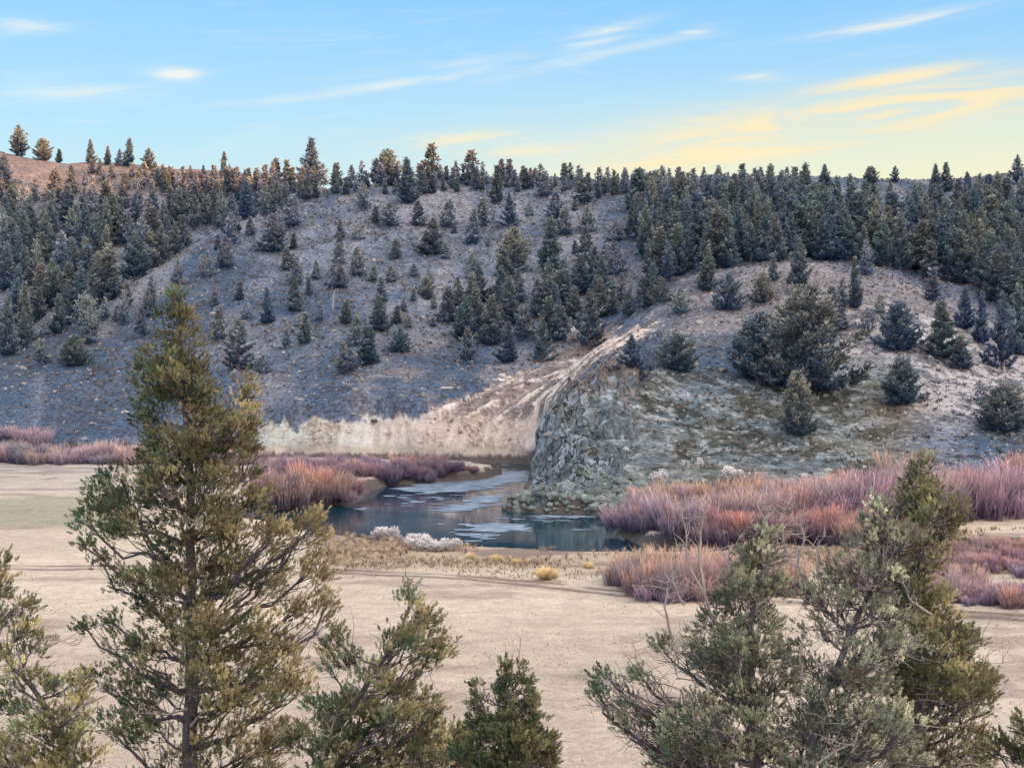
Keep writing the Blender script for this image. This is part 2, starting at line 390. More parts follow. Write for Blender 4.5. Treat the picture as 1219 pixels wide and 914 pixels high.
# ---------------------------------------------------------------- water and ice
def build_water():
    m, t, bs = material('water')
    bs.inputs['Base Color'].default_value = (.008, .038, .062, 1); bs.inputs['Roughness'].default_value = .04
    bs.inputs['Specular IOR Level'].default_value = .36; bs.inputs['IOR'].default_value = 1.33
    geo = t.new('ShaderNodeNewGeometry').outputs['Position']
    mp = t.new('ShaderNodeMapping'); mp.inputs['Scale'].default_value = (.5, 1.6, 1); t.link(geo, mp.inputs[0])
    n1 = t.noise(.9, 5, .6, mp.outputs[0]); n2 = t.noise(.12, 3, .5, geo)
    bp = t.new('ShaderNodeBump'); bp.inputs['Distance'].default_value = .05
    t.link(t.mrange(n2, .42, .62, .05, .30), bp.inputs['Strength']); t.link(n1, bp.inputs['Height']); t.link(bp.outputs[0], bs.inputs['Normal'])
    V = [(-260, 80, WATER), (260, 80, WATER), (260, 262, WATER), (-260, 262, WATER)]
    tag(obj('river_water', mesh('river_water', V, [(0, 1, 2, 3)], None, [m])), kind='structure')
    mi, t, bs = material('film')  # thin pale sheets laid just above the water
    bs.inputs['Roughness'].default_value = .45; bs.inputs['Specular IOR Level'].default_value = .5
    geo = t.new('ShaderNodeNewGeometry').outputs['Position']
    mp = t.new('ShaderNodeMapping'); mp.inputs['Scale'].default_value = (.5, 1.4, 1); t.link(geo, mp.inputs[0])
    n = t.noise(1.1, 6, .7, mp.outputs[0])
    t.link(t.ramp(n, [(.40, (.02, .06, .10)), (.47, (.15, .21, .29)), (.58, (.27, .33, .42)), (.72, (.45, .52, .60))]), bs.inputs['Base Color'])
    sheets = [
        ('long pale ice sheet running from mid river towards the pale bluff', [(474,583),(500,589),(545,586),(590,580),(628,571),(632,562),(612,561),(585,568),(560,572),(520,574),(490,577)]),
        ('pale ice patch between the long sheet and the rocky point', [(508,607),(530,609),(560,608),(575,600),(596,596),(602,590),(570,591),(548,594),(560,599),(535,603)]),
        ('oval pale ice patch just off the foot of the rocky point', [(550,630),(575,634),(610,632),(637,630),(620,625),(590,622),(562,623)]),
        ('smallest pale ice scrap near the grey sagebrush on the bank', [(558,637),(568,641),(578,638),(570,635)]),
        ('thin white ice rim along the waterline of the rocky point', [(618,614),(660,616),(700,616),(742,617),(742,614.5),(700,613.5),(650,613)]),
        ('short white ice strip where the rocky point meets the willows', [(748,624),(775,627),(790,626.5),(775,624.5),(758,622.5)]),
        ('small pale ice scrap beside the orange willow peninsula', [(424,606),(433,608),(442,606),(434,604.5)]),
    ]
    for lab, pts in sheets:
        P = np.array([((px - CX) * (CH - WATER) / (py - HY), (CH - WATER) * F / (py - HY)) for px, py in pts])
        # resample, roughen
        out = []
        for i in range(len(P)):
            a, b = P[i], P[(i + 1) % len(P)]
            k = max(2, int(np.linalg.norm(b - a) / .4))
            for q in range(k): out.append(a + (b - a) * q / k)
        out = np.array(out)
        nz = np.stack([fbm(out[:, 0], out[:, 1], 1.2, 4, 81) * 3, fbm(out[:, 0], out[:, 1], 2.0, 4, 82) * 2], 1)
        sz = np.ptp(out[:, 1])
        out = out + nz * min(.9, sz * .14)
        # rows of a filled strip (scan along x)
        import bmesh
        bm = bmesh.new()
        vs = [bm.verts.new((p[0], p[1], WATER + .03)) for p in out]
        es = [bm.edges.new((vs[i], vs[(i + 1) % len(vs)])) for i in range(len(vs))]
        bmesh.ops.triangle_fill(bm, edges=es, use_beauty=True)
        for f_ in bm.faces:
            if f_.normal.z < 0: f_.normal_flip()
        me = bpy.data.meshes.new('film_sheet'); bm.to_mesh(me); bm.free(); me.materials.append(mi)
        o = obj('film_sheet', me); tag(o, lab, 'film')
build_water()
def film_bits():
    RR = np.random.default_rng(31); A = Acc()
    spots = [(560,583,60,4),(590,572,30,5),(545,600,40,4),(580,596,22,4),(595,628,45,4),(530,592,40,3),(615,562,15,4),(660,618,30,2),(568,640,16,3),(500,596,30,3)]
    for cx_, cy_, sx_, sy_ in spots:
        for _ in range(16):
            px = RR.normal(cx_, sx_ * .8); py = RR.normal(cy_, sy_ * .9)
            D = (CH - WATER) * F / (py - HY); x = (px - CX) * D / F
            if river_d(np.array([x]), np.array([D]))[0] > -.5: continue
            L = RR.uniform(.15, 1.1); w_ = L * RR.uniform(.2, .5); k = 9; a = np.arange(k) / k * 6.283
            r = RR.uniform(.6, 1.2, k)
            V = np.stack([x + np.cos(a) * L * r, D + np.sin(a) * w_ * r * 1.6, np.full(k, WATER + .022 + .004 * RR.uniform())], 1)
            V = np.vstack([[x, D, V[0, 2]], V])
            A.add(V, [[0, 1 + i, 1 + (i + 1) % k] for i in range(k)], (1, 1, 1))
    o = obj('film_slivers', A.mesh('film_slivers', bpy.data.materials['film'])); tag(o, 'small slivers of thin pale ice around the sheets', 'film', None, 'stuff')

# ---------------------------------------------------------------- tubes, blades, sprays
class Acc:
    def __init__(s): s.V = []; s.Q = []; s.C = []; s.n = 0
    def add(s, V, Q, C):
        V = np.asarray(V); Q = np.asarray(Q)
        s.V.append(V); s.Q.append(Q + s.n); s.C.append(np.broadcast_to(np.asarray(C, float), (len(V), 3))); s.n += len(V)
    def mesh(s, name, mat, smooth=False):
        return mesh(name, np.concatenate(s.V), np.concatenate(s.Q), np.concatenate(s.C), [mat], smooth)

def tube(acc, P, r, c, n=6):
    P = np.asarray(P, float); k = len(P)
    r = np.asarray(r, float)
    T = np.gradient(P, axis=0); T /= np.linalg.norm(T, axis=1)[:, None] + 1e-9
    ref = np.array([0.3, 0.9, 0.2]); U = np.cross(T, ref); U /= np.linalg.norm(U, axis=1)[:, None] + 1e-9
    B = np.cross(T, U)
    a = np.arange(n) / n * 2 * math.pi
    V = P[:, None] + r[:, None, None] * (np.cos(a)[None, :, None] * U[:, None] + np.sin(a)[None, :, None] * B[:, None])
    V = V.reshape(-1, 3)
    i, j = np.meshgrid(np.arange(k - 1), np.arange(n), indexing='ij'); j2 = (j + 1) % n
    Q = np.stack([i * n + j, i * n + j2, (i + 1) * n + j2, (i + 1) * n + j], -1).reshape(-1, 4)
    acc.add(V, Q, c)

def curve_pts(a, b, sag, n=6, jit=.05):
    t = np.linspace(0, 1, n)[:, None]
    a = np.asarray(a); b = np.asarray(b)
    L = np.linalg.norm(b - a)
    P = a * (1 - t) + b * t
    P = P + np.array([0, 0, 1.0]) * (sag * L * 4 * t * (1 - t))
    P[1:-1] += R.normal(0, jit * L, (n - 2, 3))
    return P

def rand_rot(d, n):
    """rotation matrices with +Z axis along (n,3) directions d with random roll"""
    d = d / (np.linalg.norm(d, axis=1)[:, None] + 1e-9)
    v = R.normal(size=(n, 3)); u = np.cross(d, v); u /= np.linalg.norm(u, axis=1)[:, None] + 1e-9
    w = np.cross(d, u)
    return np.stack([u, w, d], axis=2)          # columns

def blade_set(nb, L, wd, spread, length_axis):
    """template spray: kites placed along an axis (z), splayed; returns (V,4 per kite)"""
    V = []
    for k in range(nb):
        t = (k + .3) / nb
        base = np.array([0, 0, t * length_axis])
        a = k * 2.4 + R.uniform(-.4, .4)
        sp = spread * (1 - .45 * t)
        d = np.array([math.cos(a) * sp, math.sin(a) * sp, 1.0]); d /= np.linalg.norm(d)
        l = L * R.uniform(.7, 1.2) * (1 - .35 * t)
        s = np.cross(d, R.normal(size=3)); s /= np.linalg.norm(s)
        V += [base, base + d * l * .45 + s * wd * .5, base + d * l, base + d * l * .45 - s * wd * .5]
    return np.array(V)

film_bits()
SPRAYS = [blade_set(16, .050, .0145, 1.0, .085) for _ in range(6)]
def place_sprays(acc, P, Dr, S, C, temps=SPRAYS):
    n = len(P)
    M = rand_rot(Dr, n) * S[:, None, None]
    which = R.integers(0, len(temps), n)
    for w, T in enumerate(temps):
        idx = np.where(which == w)[0]
        if not len(idx): continue
        V = np.einsum('nij,kj->nki', M[idx], T) + P[idx][:, None]
        k = len(T)
        cc = np.repeat(C[idx], k, axis=0)
        tipf = np.tile(np.array([.4, .95, 1.9, .95]), k // 4)  # blade roots darkened, tips brightened: foliage shadow contrast put into the colour
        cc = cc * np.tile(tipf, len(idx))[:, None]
        Q = np.arange(len(idx) * k).reshape(-1, 4)
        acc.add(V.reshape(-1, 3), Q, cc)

# ---------------------------------------------------------------- bark
def bark_mat(name, c1, c2):
    m, t, bs = material(name)
    geo = t.new('ShaderNodeTexCoord').outputs['Object']
    mp = t.new('ShaderNodeMapping'); mp.inputs['Scale'].default_value = (14, 14, 2.2); t.link(geo, mp.inputs[0])
    n = t.noise(1.5, 5, .7, mp.outputs[0], .6)
    t.link(t.ramp(n, [(.3, c1), (.7, c2)]), bs.inputs['Base Color'])
    bp = t.new('ShaderNodeBump'); bp.inputs['Strength'].default_value = .9; bp.inputs['Distance'].default_value = .03
    t.link(n, bp.inputs['Height']); t.link(bp.outputs[0], bs.inputs['Normal'])
    return m
BARK = bark_mat('juniper_bark', (.05, .045, .065), (.22, .20, .23))
DEAD = bark_mat('dead_wood', (.30, .27, .26), (.55, .50, .47))
FOL_NEAR = foliage_mat('juniper_foliage_near', trans=.15)
FOL_FAR = foliage_mat('juniper_foliage_far', trans=.1, objvar=1.0)

print('T', round(time.time() - _t0, 1))
# ---------------------------------------------------------------- foreground junipers
def near_juniper(label, D, trunk, r0, lobes, pal, dens=1.0, seed=1, dead=(), deepen=.35, spray=1.0, clump=.15, extra_twigs=0):
    global R
    R = np.random.default_rng(seed)
    tp = np.array([W(px, py, D, dy) for px, py, dy in trunk])
    gz = zat(tp[0][0], tp[0][1]); base = np.array([tp[0][0], tp[0][1], gz - .1])
    if tp[0][2] > gz: tp = np.vstack([base, tp])
    root = bpy.data.objects.new('juniper_tree', None); COL.objects.link(root); root.location = base
    tag(root, label, 'juniper')
    off = base
    wood = Acc(); tr = Acc(); leaf = Acc(); ded = Acc()
    # resampled trunk
    seg = np.concatenate([[0], np.cumsum(np.linalg.norm(np.diff(tp, axis=0), axis=1))])
    n = 26; s = np.linspace(0, seg[-1], n)
    T = np.stack([np.interp(s, seg, tp[:, k]) for k in range(3)], 1)
    T[1:-1] += R.normal(0, .018, (n - 2, 3))
    rad = r0 * (1 - .93 * (s / seg[-1]) ** .8) + .006
    tube(tr, T - off, rad, (1, 1, 1), 10)
    ctr = T[:, :2].mean(0)
    mpp = D / F
    LB = []
    for lb in lobes:
        px, py, rx, ry = lb[:4]; dn = lb[4] if len(lb) > 4 else 1.0
        half = abs(px - np.interp(-py, [-q[1] for q in trunk][::1], [q[0] for q in trunk])) * mpp
        LB.append((px, py, rx, ry, dn, R.uniform(-1, 1) * .35 - .1))
        if rx > 17 and R.uniform() < .6: LB.append((px + R.uniform(-8, 8), py + R.uniform(-8, 8), rx * .9, ry * .9, dn * .8, R.choice([-1, 1]) * R.uniform(.6, 1.3)))
    up = np.array([0, 0, 1.0])
    for px, py, rx, ry, dn, dz in LB:
        wdt = max(.25, min(1.5, rx * mpp * 2.2))
        c = W(px, py, D, 0); c[1] += dz * wdt * (deepen / .35)
        # where the limb leaves the trunk
        hd = np.linalg.norm((T[:, :2] - c[:2]), axis=1)
        want = c[2] - .55 * hd - .1
        k = int(np.argmin(np.abs(T[:, 2] - want)))
        k = min(k, n - 2)
        A = T[k]
        L = np.linalg.norm(c - A)
        P = curve_pts(A, c, -.10, 7, .035)
        rl = min(rad[k] * .6, .012 + .016 * L)
        tube(wood, P - off, np.linspace(rl, rl * .3, 7), (1, 1, 1), 6)
        ex, ez = rx * mpp, ry * mpp; ey = (ex + ez) * .55
        nclump = int(max(4, 30 * (ex * ez) / (.30 * .30) * dn * dens * (.15 / clump) ** 1.2))
        u = R.normal(size=(nclump, 3)); u /= np.linalg.norm(u, axis=1)[:, None]
        u *= (R.uniform(0, 1, (nclump, 1)) ** .42)
        cc = c + u * np.array([ex, ey, ez])
        shade0 = R.uniform(.85, 1.15)
        for q in range(nclump):
            tgt = cc[q]
            m = P[R.integers(3, 7)]
            if q % 2 == 0:
                tw = curve_pts(m, tgt, -.06, 4, .06)
                tube(wood, tw - off, np.linspace(max(.004, rl * .28), .003, 4), (1, 1, 1), 4)
            d0 = (tgt - c) / (np.array([ex, ey, ez]) + 1e-6)
            outd = (tgt - A); outd /= np.linalg.norm(outd) + 1e-9
            ns = int(R.integers(12, 21) * (clump / .15))
            o = R.normal(size=(ns, 3)); o /= np.linalg.norm(o, axis=1)[:, None]
            o *= clump * R.uniform(.1, 1.15, (ns, 1)) ** .8 * np.array([1, 1, .8])
            pos = tgt + o
            dr = o / clump * .8 + outd * .7 + up * .55 + R.normal(0, .22, (ns, 3))
            # side light painted in: warm olive right and top, cold green left and inside
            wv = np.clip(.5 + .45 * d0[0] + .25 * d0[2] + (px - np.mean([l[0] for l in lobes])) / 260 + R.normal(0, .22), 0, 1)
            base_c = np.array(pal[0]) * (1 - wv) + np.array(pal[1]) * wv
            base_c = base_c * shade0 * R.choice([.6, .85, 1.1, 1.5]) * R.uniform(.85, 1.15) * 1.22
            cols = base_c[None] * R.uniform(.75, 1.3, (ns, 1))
            dead_leaf = R.uniform(size=ns) < .025
            cols[dead_leaf] = np.array([.20, .12, .08])
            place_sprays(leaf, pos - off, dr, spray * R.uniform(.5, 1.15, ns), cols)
        for q in range(int(2 + extra_twigs * 3)):
            e = c + R.normal(size=3) * np.array([ex, ey, ez]) * .9
            tw = curve_pts(P[R.integers(2, 6)], e, .03, 6, .07)
            tube(ded if (q % 3 == 0 and extra_twigs) else wood, tw - off, np.linspace(.011, .002, 6), (1, 1, 1), 4)
            for _ in range(3):
                s0 = tw[R.integers(2, 5)]
                tube(ded if (q % 3 == 0 and extra_twigs) else wood, curve_pts(s0, s0 + R.normal(size=3) * .14 + up * .05, .03, 4, .08) - off, np.linspace(.005, .0015, 4), (1, 1, 1), 3)
    dead_parts = []
    for pts in dead:
        db = Acc(); dead_parts.append(db)
        P = np.array([W(a, b, D, c_) for a, b, c_ in pts]); P2 = []
        for i in range(len(P) - 1):
            for q in range(3): P2.append(P[i] + (P[i+1] - P[i]) * q / 3 + (R.normal(0, .012, 3) if q else 0))
        P2.append(P[-1]); P2 = np.array(P2)
        tube(db, P2 - off, np.linspace(.022, .004, len(P2)), (1, 1, 1), 5)
        for i in range(2, len(P2)):
            for _ in range(2):
                e = P2[i] + R.normal(size=3) * np.array([.16, .12, .08]) + up * .12
                tube(db, curve_pts(P2[i], e, .02, 4, .06) - off, np.linspace(.008, .002, 4), (1, 1, 1), 4)
    obj('trunk', tr.mesh('trunk', BARK, True), root)
    obj('branches', wood.mesh('branches', BARK, True), root)
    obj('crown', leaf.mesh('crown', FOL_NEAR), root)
    for db in dead_parts: obj('dead_branch', db.mesh('dead_branch', DEAD, True), root)
    if ded.n: obj('dead_twigs', ded.mesh('dead_twigs', DEAD, True), root)
    return root

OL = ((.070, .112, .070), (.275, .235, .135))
near_juniper('tall tapering juniper with dark trunk rising over the far slope', 20,
    [(228,1180,0),(229,914,0),(226,780,.05),(228,640,0),(222,520,.05),(215,420,0),(214,335,0)], .17,
    [(214,352,11,18),(212,380,22,20),(218,405,28,20),(208,432,34,22),(190,455,24,22),(240,438,16,24,.7),(185,490,20,26),(212,470,28,24),(246,455,17,28),
     (243,500,26,26),(292,472,14,22),(293,497,22,22),(195,525,28,24),(240,535,30,24),(278,525,26,22),(178,560,18,20,.7),(210,565,32,24),(262,565,28,24),(300,548,17,20),
     (200,600,36,22),(258,605,34,25),(300,590,22,22),(138,575,24,24),(128,600,32,20),(108,622,16,16,.8),(160,625,32,20),(222,640,38,24),(280,640,34,26),(325,635,26,24,.8),
     (368,632,22,24,.8),(98,650,10,14,.7),(122,672,15,13,.5),(152,690,22,18,.8),(205,685,32,26),(262,685,38,28),(315,690,26,24,.7),(372,680,20,28),(388,720,15,28),(350,730,24,20,.7),
     (188,722,28,22),(255,735,44,28),(310,745,34,26,.8),(102,743,16,11,.9),(130,738,16,12,.9),(160,758,24,12,.7),(190,768,26,16,.7),(262,785,42,26),(335,775,32,24,.8),
     (110,802,16,10,.6),(140,812,24,18,.8),(180,820,30,20,.7),(280,830,42,28,.8),(335,815,28,24),(170,865,40,26,.8),(300,880,50,30,.8),(235,880,20,24,.5),(130,870,24,18,.6),(345,870,24,22,.7),
     (200,940,60,40,.7),(300,950,60,40,.7)],
    OL, dens=.60, seed=11,
    dead=[[(226,575,-.3),(215,590,-.5),(205,588,-.5)],[(228,610,-.5),(238,622,-.7),(250,615,-.7)],[(225,710,-.6),(205,700,-.7),(190,697,-.8)],[(230,835,-.4),(210,838,-.6),(180,834,-.7)],
          [(222,440,-.2),(218,455,-.3),(214,442,-.3)],[(235,855,-.4),(255,830,-.6),(268,812,-.7)]])
near_juniper('leaning juniper between the tallest tree and the small bushy one', 17,
    [(340,1160,0),(372,914,0),(405,862,0),(446,800,0),(478,755,0),(492,715,0)], .10,
    [(488,712,14,12),(500,735,20,16),(492,755,26,18),(520,765,16,16,.8),(462,772,16,14,.7),(508,790,20,12,.8),(402,765,16,12),(416,782,12,10,.7),(388,785,14,12,.7),(440,808,26,14,.9),
     (480,828,36,20),(420,840,30,18,.9),(378,838,18,14,.6),(512,840,24,20),(450,866,44,22),(520,876,32,22),(392,880,34,20,.9),(356,872,16,14,.7),(548,868,22,20),(480,902,50,26),(400,920,50,30,.9),(548,910,26,24)],
    OL, dens=.72, seed=12, dead=[[(385,890,-.3),(395,870,-.4),(400,860,-.4)]])
near_juniper('small dense juniper with upright pointed spires', 15.5,
    [(612,1150,0),(606,914,0),(604,850,0),(602,790,0)], .07,
    [(601,793,6,9),(603,808,10,12),(600,828,13,16),(606,850,18,18),(622,798,4,8),(625,814,8,11),(628,834,11,14),(635,856,12,16),(566,820,5,7),(564,836,8,11),(570,858,13,14),
     (590,872,22,16),(620,880,26,18),(648,878,10,10),(653,893,12,10),(600,900,40,22),(556,898,18,18),(645,910,20,14),(600,940,50,25)],
    ((.055,.090,.055),(.19,.185,.10)), dens=1.5, seed=13, clump=.075, spray=.8, deepen=.2)
near_juniper('sparse leaning juniper cut off by the left edge', 17,
    [(110,1160,0),(95,960,0),(72,880,0),(42,822,0),(0,772,0),(-30,700,0)], .085,
    [(3,668,7,12,.8),(2,700,10,16,.8),(4,740,12,14,.7),(27,722,8,8,.7),(30,748,8,9,.6),(12,775,14,14,.8),(42,768,10,12,.7),(30,800,20,16,.8),(12,835,22,18,.8),(60,815,14,14,.7),
     (88,812,16,12,.9),(95,838,20,14,.7),(50,850,24,18,.8),(20,880,30,22),(80,880,28,20,.8),(50,915,45,22),(110,905,25,18,.6)],
    ((.10,.145,.085),(.31,.275,.14)), dens=.65, seed=14, dead=[[(72,880,-.1),(85,850,-.2),(110,830,-.2),(125,815,-.2)],[(55,770,-.1),(75,760,-.1),(88,766,-.1)],[(0,890,-.3),(20,880,-.4),(45,892,-.4)]], extra_twigs=1)
near_juniper('grey-green juniper with dark straight trunk and bare pale twigs over its left side', 18.5,
    [(900,1180,0),(897,914,0),(892,800,0),(896,730,0),(904,660,0),(908,622,0)], .15,
    [(905,632,13,14,.7),(890,650,14,14,.7),(908,668,24,18),(882,690,22,20),(920,700,22,20),(868,722,20,20),(900,732,30,22),(845,735,14,14,.6),(862,765,24,20),(905,775,34,24),(842,795,20,18,.8),
     (880,812,34,22),(930,810,26,22,.8),(835,838,26,20,.8),(900,850,40,24),(800,850,18,14,.6),(775,862,18,14,.8),(750,835,15,11,.6),(722,803,12,8,.8),(712,822,7,9,.5),(760,800,13,12,.5),(738,858,12,8,.6),
     (795,885,28,16,.8),(850,885,34,22),(920,895,40,26),(815,915,40,22),(790,775,12,12,.35),(820,760,14,14,.4)],
    ((.09,.13,.10),(.33,.33,.23)), dens=.62, seed=15, extra_twigs=3,
    dead=[[(850,740,0),(835,700,-.1),(818,665,0),(815,625,0),(810,600,0)],[(838,705,-.1),(832,655,0),(836,625,0),(843,604,0)],[(815,720,0),(800,690,0),(806,650,0)],[(870,700,0),(868,660,0),(880,640,0)],
          [(925,690,0),(935,655,0),(930,620,0),(938,600,0)],[(840,850,0),(790,830,0),(760,790,0),(752,765,0)],[(830,870,0),(770,850,0),(730,845,0),(705,840,0)],[(905,640,0),(915,610,0),(912,590,0)],[(800,760,0),(790,720,-.1),(796,690,0)]])
near_juniper('open grey juniper with slanting limb in front of the column-shaped one', 18,
    [(935,1160,0),(955,930,0),(985,820,0),(1008,760,0),(1032,710,0),(1050,650,0),(1056,600,0)], .12,
    [(1048,598,13,12,.8),(1038,615,18,15,.9),(1055,635,22,18),(1028,648,20,18,.9),(1010,670,18,16,.7),(1045,675,24,18,.9),(985,678,18,14,.5),(968,705,18,16,.5),(1005,712,26,18,.7),(1045,718,24,20,.8),
     (975,745,24,18,.6),(1015,760,28,20,.7),(1055,765,24,20,.8),(955,780,24,20,.6),(990,795,30,20,.7),(1035,810,34,22,.8),(960,825,28,20,.7),(1000,845,36,22,.8),(1055,850,34,24,.8),(965,870,36,22,.8),(1020,885,44,24,.9),(1070,895,30,24,.9),(990,915,60,26)],
    ((.12,.155,.13),(.40,.395,.29)), dens=.58, seed=16, extra_twigs=3,
    dead=[[(950,800,-.2),(948,770,-.3),(960,750,-.3)],[(960,900,-.4),(985,880,-.5),(1010,870,-.5)],[(1030,840,-.5),(1010,850,-.6),(1000,880,-.6)],[(955,700,0),(950,670,0),(957,645,0),(952,615,0)],[(975,690,0),(972,660,0),(980,640,0)]])
near_juniper('dark olive column-shaped juniper tallest of the right cluster', 20.5,
    [(1105,1180,0),(1098,914,0),(1092,800,0),(1090,690,0),(1094,600,0),(1095,545,0)], .15,
    [(1094,548,13,9),(1092,564,20,13),(1084,585,18,16),(1104,585,16,16),(1092,612,22,18),(1134,603,14,11),(1130,620,20,13),(1118,640,18,15),(1092,640,26,20),(1070,612,10,12,.6),(1088,672,26,22),(1112,668,14,14,.8),
     (1075,700,26,20),(1105,712,28,24),(1080,745,34,26),(1125,742,24,22),(1150,760,18,18),(1110,780,36,26),(1148,795,26,22),(1170,800,12,18,.9),(1080,810,34,26),(1130,830,34,26),(1165,840,16,20,.9),(1100,865,44,28),(1150,880,28,24),(1120,915,55,28),(1070,880,34,24)],
    ((.075,.10,.06),(.33,.295,.17)), dens=.72, seed=17, extra_twigs=1,
    dead=[[(1090,720,-.8),(1060,700,-1),(1052,680,-1)],[(1098,905,-.8),(1120,885,-1),(1150,890,-1)]])
near_juniper('dark sprig of a juniper reaching in at the bottom right corner', 16,
    [(1300,1160,0),(1290,980,0),(1265,900,0),(1250,860,0)], .08,
    [(1208,858,9,8),(1215,872,9,9),(1190,878,12,7,.8),(1206,892,16,9,.9),(1180,893,10,7,.7),(1222,905,18,14),(1250,880,25,25),(1240,850,15,15)],
    ((.06,.09,.05),(.20,.18,.09)), dens=1.0, seed=18, clump=.10, spray=.9)

print('T', round(time.time() - _t0, 1))
# ---------------------------------------------------------------- hillside junipers
R = np.random.default_rng(77)
def tuft_templates(L, w, nb=3):
    out = []
    for _ in range(6):
        V = []
        for k in range(nb):
            a = R.uniform(0, 6.28); d = np.array([math.cos(a) * .55, math.sin(a) * .55, 1.0]); d /= np.linalg.norm(d)
            s = np.cross(d, R.normal(size=3)); s /= np.linalg.norm(s); b = np.array([math.cos(a), math.sin(a), 0]) * w * .3
            l = L * R.uniform(.7, 1.2)
            V += [b, b + d * l * .4 + s * w * .5, b + d * l, b + d * l * .4 - s * w * .5]
        out.append(np.array(V))
    return out
TUFT = tuft_templates(.42, .12)
TUFT_S = tuft_templates(.80, .34, 2)
def far_tree(kind, seed, n=1500, temps=TUFT, size=1.0):
    """8 m tall; profile by kind: cone, spire, round, open"""
    global R
    R = np.random.default_rng(seed)
    leaf = Acc(); wood = Acc()
    Hh = 8.0
    ph = R.uniform(0, 6.28, 6)
    wid = {'cone': 1.7, 'spire': 1.1, 'round': 2.6, 'open': 2.1}[kind]
    nb = {'cone': 80, 'spire': 62, 'round': 90, 'open': 50}[kind]
    bulge = R.uniform(.6, 1.35, 8)
    for k in range(nb):
        t = (k + R.uniform(0, 1)) / nb
        if kind == 'open': t = .1 + .9 * t
        a = k * 2.4 + R.uniform(-.6, .6)
        if kind == 'round': r = wid * (1 - t ** 2.2) ** .6 * (.75 + .25 * min(1, t * 5))
        elif kind == 'open': r = wid * (1 - t ** 1.6) * R.uniform(.5, 1.1)
        else: r = wid * (1 - t) ** (1.0 if kind == 'cone' else .8) * min(1, .6 + t * 4) + .06
        r *= R.uniform(.6, 1.15) * bulge[int((a % 6.283) / 6.284 * 8)]
        rise = r * R.uniform(.5, 1.1) + .25
        z1_ = .35 + t * (Hh - .75) ; z0 = max(.15, z1_ - rise * .8)
        tip = np.array([r * math.cos(a), r * math.sin(a), z1_ + .25])
        if k % 4 == 0: tube(wood, curve_pts((0, 0, z0), tip * np.array([.9, .9, 1]), -.05, 4, .04), [.06, .04, .025, .01], (1, 1, 1), 4)
        m = max(3, int(n / nb * (.12 + 1.5 * r / wid)))
        sfr = R.uniform(0, 1, (m, 1)) ** .7 * .8 + .2
        base = np.array([0, 0, z0])
        P = base + (tip - base) * sfr
        P[:, 2:3] += -.22 * r * 4 * sfr * (1 - sfr) * .5
        P += R.normal(0, 1, (m, 3)) * (.07 + .13 * (1 - sfr)) * np.array([1, 1, 1.1]) * (1.3 if kind == 'round' else 1)
        P[:, 2] = np.maximum(P[:, 2], .1)
        bd = (tip - base) / np.linalg.norm(tip - base)
        Dr = bd * .8 + np.array([0, 0, .7]) + R.normal(0, .28, (m, 3))
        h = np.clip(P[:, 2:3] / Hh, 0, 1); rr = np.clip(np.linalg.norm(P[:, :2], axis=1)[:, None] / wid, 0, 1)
        lo = np.array([.028, .072, .160]); hi = np.array([.29, .295, .255])  # lower inner foliage dark blue, outer top brownish: light and haze in the colour
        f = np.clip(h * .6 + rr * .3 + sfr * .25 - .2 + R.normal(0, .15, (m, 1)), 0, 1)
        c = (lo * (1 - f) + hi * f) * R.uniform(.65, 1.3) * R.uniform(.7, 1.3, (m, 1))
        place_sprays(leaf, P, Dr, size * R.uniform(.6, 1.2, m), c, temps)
    ts = np.linspace(0, 1, 8)[:, None]
    tube(wood, np.hstack([R.normal(0, .05, (8, 2)) * ts, ts * Hh * .93 - .4]), np.linspace(.17, .02, 8), (1, 1, 1), 6)
    return leaf.mesh('crown', FOL_FAR), wood.mesh('trunk', BARK, True), leaf, wood
KINDS = ['cone', 'cone', 'cone', 'cone', 'spire', 'spire', 'spire', 'round', 'round', 'round', 'open', 'open']
VAR = {}
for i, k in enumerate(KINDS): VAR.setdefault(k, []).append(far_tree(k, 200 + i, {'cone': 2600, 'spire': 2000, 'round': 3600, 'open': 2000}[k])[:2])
WBASE = {'cone': 3.0, 'spire': 2.05, 'round': 4.7, 'open': 3.6}   # crown width of an 8 m tree

